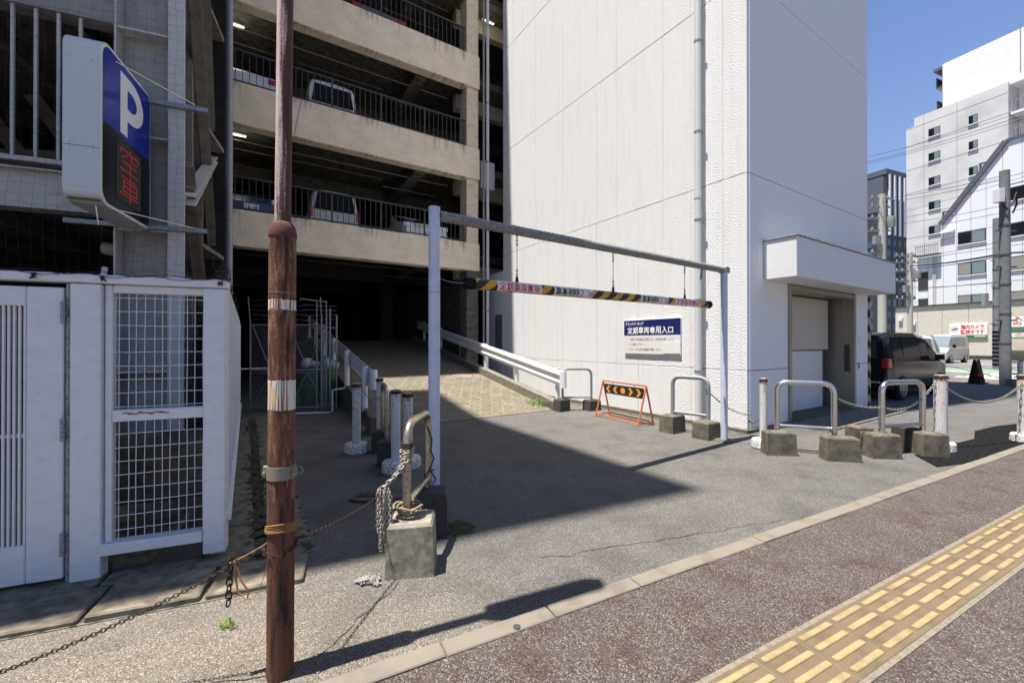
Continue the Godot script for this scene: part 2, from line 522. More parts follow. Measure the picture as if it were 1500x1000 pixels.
func lot_sign_image() -> Image:
	var img := Image.create(256, 256, false, Image.FORMAT_RGB8)
	img.fill(lin(0.76, 0.76, 0.74))
	img.fill_rect(Rect2i(0, 214, 256, 42), lin(0.03, 0.2, 0.07))
	write(img, "入場", Vector2(26, 16), Vector2(84, 76), 13, lin(0.5, 0.02, 0.03), 1.2)
	write(img, "のり", Vector2(26, 108), Vector2(84, 70), 12, lin(0.5, 0.02, 0.03), 1.2)
	return img

func plate_image(text: String) -> Image:
	var img := Image.create(128, 64, false, Image.FORMAT_RGB8)
	img.fill(lin(0.72, 0.72, 0.70))
	write(img, text, Vector2(10, 22), Vector2(20, 34), 5, lin(0.02, 0.08, 0.05), 1.15)
	return img

func hazard_image() -> Image:                         # board of the folding barrier: amber arrows to both sides of a disc, on black
	var img := Image.create(512, 96, false, Image.FORMAT_RGB8)
	img.fill(lin(0.02, 0.02, 0.02))
	var am := lin(0.72, 0.33, 0.03)
	for k in [0, 1, 3, 4]:
		var cx: float = 52.0 + k * 102
		var sg := -1.0 if k < 2 else 1.0
		for j in 14:
			stroke(img, Vector2(cx - sg * 26 + sg * j * 2, 14), Vector2(cx + sg * 4 + sg * j * 2, 48), 4, am)
			stroke(img, Vector2(cx - sg * 26 + sg * j * 2, 82), Vector2(cx + sg * 4 + sg * j * 2, 48), 4, am)
	stroke(img, Vector2(255, 48), Vector2(257, 48), 60, am)
	return img

func stripe_image() -> Image:
	var img := Image.create(32, 256, false, Image.FORMAT_RGB8)
	for y in 256:
		for x in 32:
			img.set_pixel(x, y, lin(0.015, 0.015, 0.015) if fposmod(y + x * 0.5, 42.0) < 21 else lin(0.55, 0.42, 0.30))
	return img

func make_materials() -> void:
	var white2 := ntex(91, 0.012, [[0.0, 0.66, 0.65, 0.64], [0.45, 0.9, 0.9, 0.9], [1.0, 1.0, 0.99, 0.98]], 512)
	var cell := ntex(11, 0.15, [[0.0, 0.075, 0.072, 0.069], [0.35, 0.13, 0.125, 0.119], [0.7, 0.205, 0.197, 0.186], [0.9, 0.30, 0.29, 0.275], [1.0, 0.48, 0.465, 0.44]], 1024, FastNoiseLite.TYPE_CELLULAR, FastNoiseLite.RETURN_CELL_VALUE)
	var cell_h := ntex(11, 0.15, [[0.0, 1, 1, 1], [1.0, 0, 0, 0]], 1024, FastNoiseLite.TYPE_CELLULAR, FastNoiseLite.RETURN_DISTANCE)
	M.asphalt = blotches(world_tex(mat(1, 1, 1, 0.85), cell, 1.0 / 0.68, cell_h, 0.3), white2, 0.23)
	M.asphalt.vertex_color_use_as_albedo = true
	M.road = blotches(world_tex(mat(0.95, 0.95, 0.95, 0.9), cell, 1.0 / 1.1), white2, 0.09)
	var red := ntex(12, 0.15, [[0.0, 0.06, 0.043, 0.04], [0.4, 0.115, 0.086, 0.08], [0.72, 0.185, 0.15, 0.14], [0.88, 0.28, 0.245, 0.23], [1.0, 0.52, 0.48, 0.45]], 1024, FastNoiseLite.TYPE_CELLULAR, FastNoiseLite.RETURN_CELL_VALUE)
	var red_h := ntex(12, 0.15, [[0.0, 1, 1, 1], [1.0, 0, 0, 0]], 1024, FastNoiseLite.TYPE_CELLULAR, FastNoiseLite.RETURN_DISTANCE)
	var rose := ntex(93, 0.016, [[0.0, 0.66, 0.5, 0.5], [0.38, 0.9, 0.84, 0.83], [0.6, 0.95, 0.93, 0.93], [1.0, 1, 1, 1]], 512)
	M.sidewalk = blotches(world_tex(mat(0.58, 0.585, 0.56, 0.85), red, 1.0 / 0.85, red_h, 0.5), rose, 0.31)
	var con := ntex(31, 0.02, [[0.0, 0.22, 0.21, 0.19], [0.45, 0.31, 0.296, 0.268], [0.62, 0.34, 0.327, 0.296], [1.0, 0.40, 0.385, 0.35]], 512)
	var speck := ntex(32, 0.35, [[0.0, 0.2, 0.2, 0.2], [0.5, 0.7, 0.7, 0.7], [1.0, 1, 1, 1]], 512)
	var grime := ntex(33, 0.02, [[0.0, 0.42, 0.40, 0.36], [0.4, 0.74, 0.72, 0.68], [0.6, 1, 1, 1], [1.0, 1, 1, 1]], 512)
	M.kerb = blotches(world_tex(mat(0.54, 0.51, 0.47, 0.85), ntex(34, 0.3, [[0.0, 0.2, 0.18, 0.15], [0.4, 0.36, 0.335, 0.285], [0.7, 0.44, 0.41, 0.35], [1.0, 0.6, 0.56, 0.48]], 512), 2.0, speck, 0.2), white2, 0.6)
	M.concrete = blotches(world_tex(mat(0.7, 0.67, 0.6, 0.9), con, 1.3, speck, 0.25), grime, 0.9)
	M.block = blotches(world_tex(mat(0.98, 0.93, 0.81, 0.92), con, 2.4, speck, 0.5), grime, 0.7)
	M.dirty_block = blotches(world_tex(mat(0.46, 0.425, 0.36, 0.92), con, 2.2, speck, 0.5), grime, 0.55)
	M.black_block = world_tex(mat(0.16, 0.155, 0.15, 0.85), con, 2.0, speck, 0.3)
	M.drain = blotches(world_tex(mat(0.62, 0.56, 0.46, 0.92), con, 1.1, speck, 0.3), grime, 0.7)
	M.mossy = world_tex(mat(1, 1, 1, 0.95), ntex(35, 0.02, [[0.0, 0.02, 0.022, 0.012], [0.42, 0.05, 0.05, 0.03], [0.5, 0.12, 0.115, 0.085], [1.0, 0.22, 0.21, 0.18]], 512), 0.9, speck, 0.4)
	var ramp := ntex(36, 0.02, [[0.0, 0.15, 0.133, 0.094], [0.5, 0.195, 0.173, 0.124], [1.0, 0.24, 0.215, 0.158]], 512)
	M.ramp = blotches(world_tex(mat(1, 1, 1, 0.9), ramp, 0.5, speck, 0.15), white2, 0.3)
	M.ring = mat(0.088, 0.077, 0.054, 0.95)
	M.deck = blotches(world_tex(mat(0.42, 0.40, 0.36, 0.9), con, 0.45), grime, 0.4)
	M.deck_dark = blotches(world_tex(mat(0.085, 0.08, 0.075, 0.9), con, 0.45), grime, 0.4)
	M.beige = world_tex(mat(1.5, 1.26, 0.96, 0.85), ntex(37, 0.02, [[0.0, 0.33, 0.33, 0.33], [0.4, 0.46, 0.455, 0.45], [1.0, 0.54, 0.53, 0.52]], 512), 0.5)
	M.spandrel = paint_mat(spandrel_image(1024, 128), 0.85)
	# rough white render on the lift tower
	var rough_b := ntex(41, 0.055, [], 512, FastNoiseLite.TYPE_SIMPLEX, FastNoiseLite.RETURN_DISTANCE, 3)
	var wall := ntex(42, 0.02, [[0.0, 0.745, 0.745, 0.735], [0.5, 0.77, 0.77, 0.762], [1.0, 0.78, 0.78, 0.774]], 512)
	M.render = world_tex(mat(1, 1, 1, 0.9), wall, 1.0 / 0.9, rough_b, 1.1)
	# faint rain runs down the render
	var runs := ntex(40, 0.03, [[0.0, 0.90, 0.895, 0.88], [0.35, 0.975, 0.975, 0.972], [0.6, 1, 1, 1], [1.0, 1, 1, 1]], 512)
	blotches(M.render, runs, 1.0)
	M.render.uv2_scale = Vector3(0.55, 0.035, 0.55)
	M.render_smooth = world_tex(mat(0.96, 0.96, 0.97, 0.85), wall, 0.4, rough_b, 0.15)
	M.core = mat(0.42, 0.42, 0.42, 0.9)
	M.white = world_tex(mat(1, 1, 1, 0.5), ntex(43, 0.02, [[0.0, 0.66, 0.66, 0.66], [0.4, 0.70, 0.70, 0.705], [1.0, 0.72, 0.72, 0.725]], 256), 0.8)
	M.fence = world_tex(mat(0.98, 0.98, 0.99, 0.6), ntex(44, 0.025, [[0.0, 0.56, 0.55, 0.54], [0.22, 0.64, 0.64, 0.65], [0.5, 0.68, 0.68, 0.69], [1.0, 0.70, 0.70, 0.712]], 512), 0.9)
	var rail_paint := mat(0.74, 0.745, 0.755, 0.38)
	M.rail = rail_paint
	M.gate_paint = world_tex(mat(0.98, 1.0, 1.05, 0.4), ntex(45, 0.03, [[0.0, 0.36, 0.38, 0.42], [0.2, 0.50, 0.53, 0.60], [1.0, 0.60, 0.63, 0.70]], 256), 0.8)
	M.wrap = world_tex(mat(1, 1, 1, 0.6), ntex(46, 0.04, [[0.0, 0.10, 0.10, 0.095], [0.5, 0.21, 0.215, 0.20], [1.0, 0.33, 0.33, 0.31]], 256), 2.0)
	M.pipe = mat(0.62, 0.62, 0.60, 0.45)
	M.grey_pipe = mat(0.24, 0.245, 0.25, 0.5)
	var galv := ntex(47, 0.05, [[0.0, 0.22, 0.225, 0.235], [0.5, 0.36, 0.37, 0.38], [1.0, 0.48, 0.485, 0.5]], 256)
	M.galv = world_tex(mat(0.8, 0.8, 0.8, 0.5, 0.35), galv, 1.5)
	M.steel_grey = world_tex(mat(1.3, 1.27, 1.22, 0.65), ntex(48, 0.02, [[0.0, 0.30, 0.285, 0.27], [0.3, 0.44, 0.43, 0.42], [1.0, 0.50, 0.49, 0.485]], 512), 0.7)
	M.steel_brown = world_tex(mat(1, 1, 1, 0.7), ntex(49, 0.02, [[0.0, 0.12, 0.09, 0.075], [0.4, 0.22, 0.19, 0.165], [1.0, 0.28, 0.25, 0.225]], 256), 0.9)
	M.dark_steel = mat(0.045, 0.046, 0.05, 0.6)
	M.black = mat(0.012, 0.012, 0.012, 0.6)
	M.black.metallic_specular = 0.2
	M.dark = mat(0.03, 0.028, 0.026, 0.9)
	M.stainless = mat(0.62, 0.60, 0.57, 0.26, 1.0)
	M.stainless_old = world_tex(mat(1, 1, 1, 0.36, 0.85), ntex(50, 0.03, [[0.0, 0.22, 0.15, 0.09], [0.4, 0.42, 0.36, 0.29], [1.0, 0.58, 0.55, 0.50]], 256), 3.0)
	M.alu = mat(0.66, 0.66, 0.64, 0.5, 0.15)
	M.chain = mat(0.27, 0.25, 0.22, 0.5, 0.6)
	M.bundle = mat(0.42, 0.385, 0.32, 0.5, 0.35)
	M.rust_chain = mat(0.035, 0.02, 0.016, 0.85, 0.1)
	M.orange_rope = mat(0.30, 0.14, 0.05, 0.7)
	M.cable = mat(0.02, 0.02, 0.022, 0.7)
	M.grey_cable = mat(0.2, 0.2, 0.21, 0.7)
	M.orange = world_tex(mat(1, 1, 1, 0.55), ntex(51, 0.06, [[0.0, 0.22, 0.06, 0.03], [0.3, 0.55, 0.14, 0.05], [1.0, 0.68, 0.22, 0.10]], 256), 3.0)
	M.tile_yellow = blotches(world_tex(mat(1, 1, 1, 0.8), ntex(52, 0.2, [[0.0, 0.06, 0.042, 0.024], [0.4, 0.14, 0.102, 0.058], [1.0, 0.24, 0.185, 0.115]], 512), 2.0, speck, 0.3), white2, 0.8)
	M.bar_yellow = blotches(world_tex(mat(1, 1, 1, 0.7), ntex(53, 0.1, [[0.0, 0.21, 0.155, 0.075], [0.35, 0.32, 0.245, 0.118], [1.0, 0.37, 0.29, 0.15]], 512), 1.5, speck, 0.15), white2, 1.1)
	M.mortar = world_tex(mat(0.6, 0.54, 0.44, 0.95), con, 2.0, speck, 0.4)
	M.mat_rubber = world_tex(mat(1, 1, 1, 0.9), ntex(54, 0.05, [[0.0, 0.006, 0.006, 0.0065], [0.6, 0.012, 0.012, 0.0125], [1.0, 0.04, 0.039, 0.037]], 256), 1.2, speck, 0.2)
	M.mat_rubber.metallic_specular = 0.15
	M.pole = paint_mat(rust_image(384, 1024), 0.85)
	M.pole.heightmap_enabled = true
	M.pole.heightmap_texture = M.pole.albedo_texture
	M.pole.heightmap_scale = 0.25
	M.pole_thin = paint_mat(rust_thin(192, 768), 0.75)
	M.chipped = paint_mat(chipped_image(160, 384, 61, 0.0), 0.5)
	M.chipped_bad = paint_mat(chipped_image(160, 384, 62, 0.12), 0.55)
	M.chip_base = world_tex(mat(1, 1, 1, 0.85), ntex(63, 0.035, [[0.0, 0.10, 0.09, 0.075], [0.36, 0.22, 0.21, 0.19], [0.46, 0.60, 0.60, 0.58], [1.0, 0.72, 0.72, 0.70]], 256), 2.6, speck, 0.3)
	M.bar_wrap = paint_mat(bar_image(), 0.45)
	M.wall_sign = paint_mat(sign_image(), 0.5)
	M.p_sign = paint_mat(p_sign_image(), 0.2)
	M.camera_sign = paint_mat(camera_sign_image(), 0.5)
	M.lot_sign = paint_mat(lot_sign_image(), 0.5)
	M.hazard = paint_mat(hazard_image(), 0.5)
	M.stripe = paint_mat(stripe_image(), 0.6)
	M.plate = paint_mat(plate_image("26-43"), 0.5)
	M.led = mat(0.3, 0.02, 0.02, 0.5)
	M.led.emission_enabled = true
	M.led.emission = Color(1.0, 0.12, 0.1)
	M.led.emission_energy_multiplier = 0.3
	M.tube_light = mat(0.9, 0.9, 0.9, 0.4)
	M.tube_light.emission_enabled = true
	M.tube_light.emission = Color(1.0, 0.97, 0.9)
	M.tube_light.emission_energy_multiplier = 0.6
	# vehicles and the far side
	M.car_black = mat(0.006, 0.006, 0.007, 0.12)
	M.car_black.metallic_specular = 0.4
	M.car_white = mat(0.72, 0.72, 0.72, 0.3)
	M.car_white.clearcoat_enabled = true
	M.car_silver = mat(0.46, 0.46, 0.47, 0.3, 0.3)
	M.car_navy = mat(0.035, 0.06, 0.13, 0.25)
	M.car_pearl = mat(0.55, 0.54, 0.50, 0.3)
	M.glass_dark = mat(0.012, 0.014, 0.016, 0.05)
	M.glass_dark.metallic_specular = 0.16
	M.glass_van = mat(0.035, 0.04, 0.043, 0.04)
	M.glass_van.metallic_specular = 0.4
	M.glass_blue = mat(0.05, 0.09, 0.17, 0.12)
	M.glass_clear = mat(0.18, 0.23, 0.25, 0.06)
	M.tyre = mat(0.02, 0.02, 0.02, 0.85)
	M.rim = mat(0.5, 0.5, 0.52, 0.3, 0.8)
	M.lamp_red = mat(0.38, 0.01, 0.012, 0.15)
	M.lamp_white = mat(0.7, 0.7, 0.72, 0.1)
	M.shutter = mat(0.50, 0.455, 0.40, 0.5)
	M.steel_web = world_tex(mat(1, 1, 1, 0.65), ntex(55, 0.02, [[0.0, 0.20, 0.185, 0.175], [0.3, 0.31, 0.295, 0.28], [1.0, 0.38, 0.36, 0.345]], 512), 0.6)
	M.grimy = world_tex(mat(1, 1, 1, 0.8), ntex(56, 0.05, [[0.0, 0.08, 0.08, 0.08], [0.5, 0.25, 0.25, 0.25], [1.0, 0.5, 0.5, 0.5]], 256), 1.6)
	M.far_tile = blotches(world_tex(mat(0.98, 0.98, 0.98, 0.7), ntex(71, 0.2, [[0.0, 0.60, 0.60, 0.59], [1.0, 0.72, 0.72, 0.71]], 256), 0.8), white2, 0.05)
	M.far_white = world_tex(mat(1, 1, 1, 0.75), ntex(72, 0.03, [[0.0, 0.72, 0.72, 0.72], [1.0, 0.80, 0.80, 0.80]], 256), 0.2)
	M.far_blue = mat(0.71, 0.73, 0.76, 0.6)
	M.cream = world_tex(mat(1, 1, 1, 0.85), ntex(73, 0.03, [[0.0, 0.52, 0.49, 0.41], [1.0, 0.62, 0.59, 0.51]], 256), 0.25)
	M.far_dark = mat(0.035, 0.037, 0.042, 0.6)
	M.far_panel = mat(0.09, 0.10, 0.12, 0.5)
	M.pole_conc = world_tex(mat(1, 1, 1, 0.85), ntex(74, 0.03, [[0.0, 0.13, 0.135, 0.145], [1.0, 0.21, 0.215, 0.225]], 256), 0.6)
	M.pole_pale = mat(0.42, 0.41, 0.38, 0.85)
	M.line_white = mat(0.72, 0.72, 0.70, 0.7)
	M.line_green = mat(0.17, 0.36, 0.18, 0.7)
	M.line_orange = mat(0.62, 0.34, 0.07, 0.7)
	M.leaf = mat(0.16, 0.24, 0.05, 0.6)
	M.leaf.backlight_enabled = true
	M.leaf.backlight = lin(0.12, 0.2, 0.03)
	M.wall_dirt = mat(0.075, 0.062, 0.035, 0.95)
	M.moss = mat(0.05, 0.055, 0.02, 0.95)
	M.bag = mat(0.5, 0.56, 0.62, 0.3)
	M.bin_green = mat(0.015, 0.10, 0.045, 0.4)
	M.cloth = mat(0.25, 0.24, 0.22, 0.95)
	M.cartop = mat(0.5, 0.5, 0.5, 0.5)

# ================================================================ the scene
func _ready() -> void:
	rng.seed = 4
	var cam := Camera3D.new()
	cam.name = "camera"
	cam.position = Vector3(0, 1.55, 0)
	cam.rotation.x = 0.0033
	cam.fov = 78.6
	cam.near = 0.05
	cam.far = 900.0
	add_child(cam)
	cam.current = true
	var env := Environment.new()
	env.tonemap_mode = Environment.TONE_MAPPER_LINEAR
	env.tonemap_exposure = 2.12
	env.background_mode = Environment.BG_SKY
	# clear summer sky: pale at the horizon, deeper blue overhead
	var img := Image.create(64, 512, false, Image.FORMAT_RGBF)
	var stops := [[-90.0, 0.085, 0.080, 0.074], [0.0, 0.100, 0.095, 0.088], [0.2, 0.36, 0.405, 0.445], [7.0, 0.24, 0.305, 0.415], [15.0, 0.143, 0.216, 0.390], [30.0, 0.090, 0.153, 0.320], [55.0, 0.062, 0.112, 0.255], [90.0, 0.05, 0.093, 0.22]]
	for y in 512:
		var el := 90.0 - 180.0 * (y + 0.5) / 512.0
		var c := Color.BLACK
		for k in stops.size() - 1:
			if el >= stops[k][0] and el <= stops[k + 1][0]:
				var t: float = (el - stops[k][0]) / (stops[k + 1][0] - stops[k][0])
				c = Color(lerpf(stops[k][1], stops[k + 1][1], t), lerpf(stops[k][2], stops[k + 1][2], t), lerpf(stops[k][3], stops[k + 1][3], t))
		for x in 64: img.set_pixel(x, y, c)
	var psm := PanoramaSkyMaterial.new()
	psm.panorama = ImageTexture.create_from_image(img)
	var sky := Sky.new()
	sky.sky_material = psm
	env.sky = sky
	env.sdfgi_enabled = true
	env.ssao_enabled = true
	env.ssil_enabled = true
	var we := WorldEnvironment.new()
	we.name = "environment"
	we.environment = env
	add_child(we)
	var sun := DirectionalLight3D.new()
	sun.name = "sun"
	sun.light_color = Color(1.0, 0.975, 0.94)
	sun.light_energy = 1.6
	sun.light_angular_distance = 0.5
	sun.shadow_enabled = true
	var e := deg_to_rad(74.6)
	sun.look_at_from_position(Vector3.ZERO, Vector3(0.908 * cos(e), -sin(e), -0.419 * cos(e)), Vector3.UP)
	add_child(sun)

	make_materials()
	build_ground()
	build_ramp()
	build_tower()
	build_deck()
	build_annex()
	build_far_side()
	build_white_fence()
	build_p_sign()
	build_gate()
	build_chain_gate()
	build_rust_pole()
	build_barriers()
	build_vehicles()
	build_street_bits()
	build_beyond()
	build_plants()

# ---------------------------------------------------------------- ground
func build_ground() -> void:
	var g := sst()
	quad(g, Vector3(-250, -0.03, 250), Vector3(250, -0.03, 250), Vector3(250, -0.03, -250), Vector3(-250, -0.03, -250), Vector3.UP)
	ground("ground", g, M.road)
	# the yard: grey asphalt, dusty beige towards the drain on the left
	var st := sst()
	var f := FastNoiseLite.new()
	f.seed = 3
	f.frequency = 0.35
	var step := 0.25
	var col := func(x: float, z: float) -> Color:
		var d := clampf(1.25 - Vector2((x + 2.0) * 0.55, (z + 1.75) * 1.3).length() * 0.62 + 0.35 * f.get_noise_2d(x * 2.0, z * 2.0), 0, 1)
		var n := 0.06 * f.get_noise_2d(x, z + 50.0)
		var far := clampf((-z - 8.0) / 8.0, 0, 1) * 0.12
		return Color(0.68 + n + far, 0.665 + n + far, 0.645 + n + far).lerp(Color(1.0, 0.90, 0.76), d)
	for i in 128:
		for j in 84:
			var x := -12.0 + i * step
			var z := -19.0 + j * step
			for k in [[0, 0], [1, 0], [1, 1], [0, 0], [1, 1], [0, 1]]:
				var px: float = x + k[0] * step
				var pz: float = z + k[1] * step
				st.set_normal(Vector3.UP)
				st.set_color(col.call(px, pz))
				st.add_vertex(Vector3(px, 0, pz))
	ground("asphalt_yard", st, M.asphalt)
	# pavement along the street
	var w := sst()
	box(w, SF * Vector3(9, -0.018, -0.035), Vector3(50, 0.05, 3.87), 0.0, SF.basis)
	ground("sidewalk", w, M.sidewalk)
	var kerb := thing("kerb", "", "")
	kerb.transform = SF
	kerb.set_meta("kind", "structure")
	kerb.remove_meta("label")
	kerb.remove_meta("category")
	var ks := sst()
	box(ks, Vector3.ZERO, Vector3(0.632, 0.10, 0.112), 0.006)
	var km := ks.commit()
	for i in 34:
		var o := obj("kerb_stone", km, M.kerb, kerb, Vector3(1.934 - 0.32 + (i - 11) * 0.64, -0.033 + 0.002 * sin(i * 2.3), -2.028))
		o.rotation.y = 0.003 * sin(i * 1.7)
	# guiding blocks for the blind
	var tp := thing("tactile_paving", "", "")
	tp.transform = SF
	tp.set_meta("kind", "structure")
	tp.remove_meta("label")
	tp.remove_meta("category")
	var mo := sst()
	box(mo, Vector3(5, 0.0, -1.124), Vector3(14, 0.0235, 0.365))
	obj("mortar_bed", mo, M.mortar, tp)
	var tb := sst()
	box(tb, Vector3.ZERO, Vector3(0.314, 0.02, 0.314), 0.003)
	var tm := tb.commit()
	var rb := sst()
	var outline := PackedVector2Array()
	for k in 12:
		var a := TAU * (k + 0.5) / 12.0
		outline.append(Vector2((0.125 if cos(a) > 0 else -0.125) + cos(a) * 0.013, sin(a) * 0.016))
	prism(rb, outline, 0.0, 0.0045, Transform3D(Basis(Vector3.RIGHT, Vector3(0, 0, 1), Vector3.UP), Vector3.ZERO))
	var inner := PackedVector2Array()
	for p in outline: inner.append(p * Vector2(0.97, 0.78))
	prism(rb, inner, 0.0045, 0.0065, Transform3D(Basis(Vector3.RIGHT, Vector3(0, 0, 1), Vector3.UP), Vector3.ZERO))
	var rm := rb.commit()
	for i in 36:
		var t := obj("tactile_tile", tm, M.tile_yellow, tp, Vector3(2.292 + 0.16 + (i - 6) * 0.32, 0.0055 + 0.0008 * sin(i * 2.9), -1.124))
		for k in 4:
			obj("raised_bar", rm, M.bar_yellow, t, Vector3(0, 0.01, -0.114 + 0.076 * k))
	# cracks in the asphalt, old gum on the pavement
	var ck := sst()
	for q in [[Vector2(-2.9, -1.55), Vector2(-1.1, -1.95), 26], [Vector2(-0.95, -2.05), Vector2(-0.72, -2.72), 14], [Vector2(0.2, -3.0), Vector2(2.6, -3.7), 34], [Vector2(1.4, -5.0), Vector2(3.0, -6.2), 26], [Vector2(5.0, -7.2), Vector2(8.5, -8.6), 30]]:
		var a: Vector2 = q[0]
		var e: Vector2 = q[1]
		var last := a
		var side := (e - a).normalized().orthogonal()
		for k in range(1, q[2] + 1):
			var p: Vector2 = a.lerp(e, float(k) / q[2]) + side * rng.randfn(0, 0.014)
			var cw: float = rng.randf_range(0.0012, 0.0032)
			quad(ck, Vector3(last.x - side.x * cw, 0.0035, last.y - side.y * cw), Vector3(last.x + side.x * cw, 0.0035, last.y + side.y * cw), Vector3(p.x + side.x * cw, 0.0035, p.y + side.y * cw), Vector3(p.x - side.x * cw, 0.0035, p.y - side.y * cw), Vector3.UP)
			last = p
	ground("asphalt_crack", ck, M.dark).set_meta("kind", "stuff")
	var gm := sst()
	for k in 40:
		var r := rng.randf_range(0.006, 0.017)
		lathe(gm, [Vector2(r, 0.0), Vector2(r * 0.9, 0.0012), Vector2(0, 0.0015)], 9, SF * Vector3(rng.randf_range(0.0, 9.0), 0.0075, rng.randf_range(-1.93, -1.33)))
	lathe(gm, [Vector2(0.021, 0.0), Vector2(0.02, 0.0015), Vector2(0, 0.002)], 12, Vector3(0.026, 0.0185, -2.257))
	ground("gum_spots", gm, M.dark_steel).set_meta("kind", "stuff")
	# rubber sheets by the right-hand bollards
	var ms := sst()
	var pm := PackedVector2Array()
	for p in [[5.55, 5.75], [5.30, 5.20], [5.85, 5.36], [7.6, 6.18], [9.9, 8.05], [9.0, 7.75], [8.1, 7.3], [7.45, 6.72], [6.7, 6.35], [6.17, 5.95]]:
		pm.append(Vector2(p[0], p[1]))
	prism(ms, pm, 0.0, 0.007, Transform3D(Basis(Vector3.RIGHT, Vector3(0, 0, -1), Vector3.UP), Vector3(0, 0.001, 0)))
	tag(obj("rubber_mat", ms, M.mat_rubber), "black rubber sheeting laid on the asphalt beside the kerb, around the white bollards", "mat")
	# drain covers: a row along the fence front, a row along its side
	var fr := thing("drain_channel", "", "")
	fr.set_meta("kind", "structure")
	fr.remove_meta("label")
	fr.remove_meta("category")
	var bed := sst()
	box(bed, FF * Vector3(-1.2, -0.045, 0.21), Vector3(3.3, 0.1, 0.56), 0.0, FF.basis)
	var dirv := -TF.basis.z
	var side := TF.basis.x
	var c0 := Vector3(-1.86, -0.045, -2.98)
	box(bed, c0 + dirv * 3.2 + side * 0.05, Vector3(0.72, 0.1, 6.6), 0.0, TF.basis)
	obj("drain_bed", bed, M.mossy, fr)
	for i in 6:
		var s := sst()
		box(s, Vector3.ZERO, Vector3(0.53, 0.06, 0.36), 0.01, FF.basis * Basis(Vector3.UP, 0.02 * sin(i * 3.1)))
		obj("drain_slab", s, M.drain, fr, FF * Vector3(0.32 - i * 0.56, 0.008 + 0.006 * sin(i * 2.0), 0.3))
	for i in 4:
		var s := sst()
		box(s, Vector3.ZERO, Vector3(0.8, 0.05, 0.17), 0.01, FF.basis)
		obj("drain_slab", s, M.drain, fr, FF * Vector3(-0.2 - i * 0.82, 0.012 + 0.004 * sin(i * 4.0), 0.02))
	for i in 11:
		for k in 2:
			var s := sst()
			box(s, Vector3.ZERO, Vector3(0.27 if k else 0.30, 0.055, 0.57), 0.01, TF.basis * Basis(Vector3.UP, 0.02 * sin(i * 2.1 + k)))
			obj("drain_slab", s, M.drain, fr, c0 + Vector3.UP * (0.05 + 0.006 * sin(i * 1.3 + k * 2)) + dirv * (0.35 + i * 0.59) + side * (-0.13 + 0.37 * k))
	# moss and dirt in the joint between the two rows of covers
	var mo2 := sst()
	for i in 300:
		var t := rng.randf_range(0.2, 6.2)
		var q := c0 + Vector3.UP * 0.079 + dirv * t + side * (0.055 + rng.randfn(0, 0.045))
		var r := rng.randf_range(0.012, 0.045)
		lathe(mo2, [Vector2(r, -0.004), Vector2(r * 0.7, r * 0.2), Vector2(0, r * 0.28)], 5, q)
	var mm := obj("moss", mo2, M.moss, fr)
	mm.set_meta("kind", "stuff")

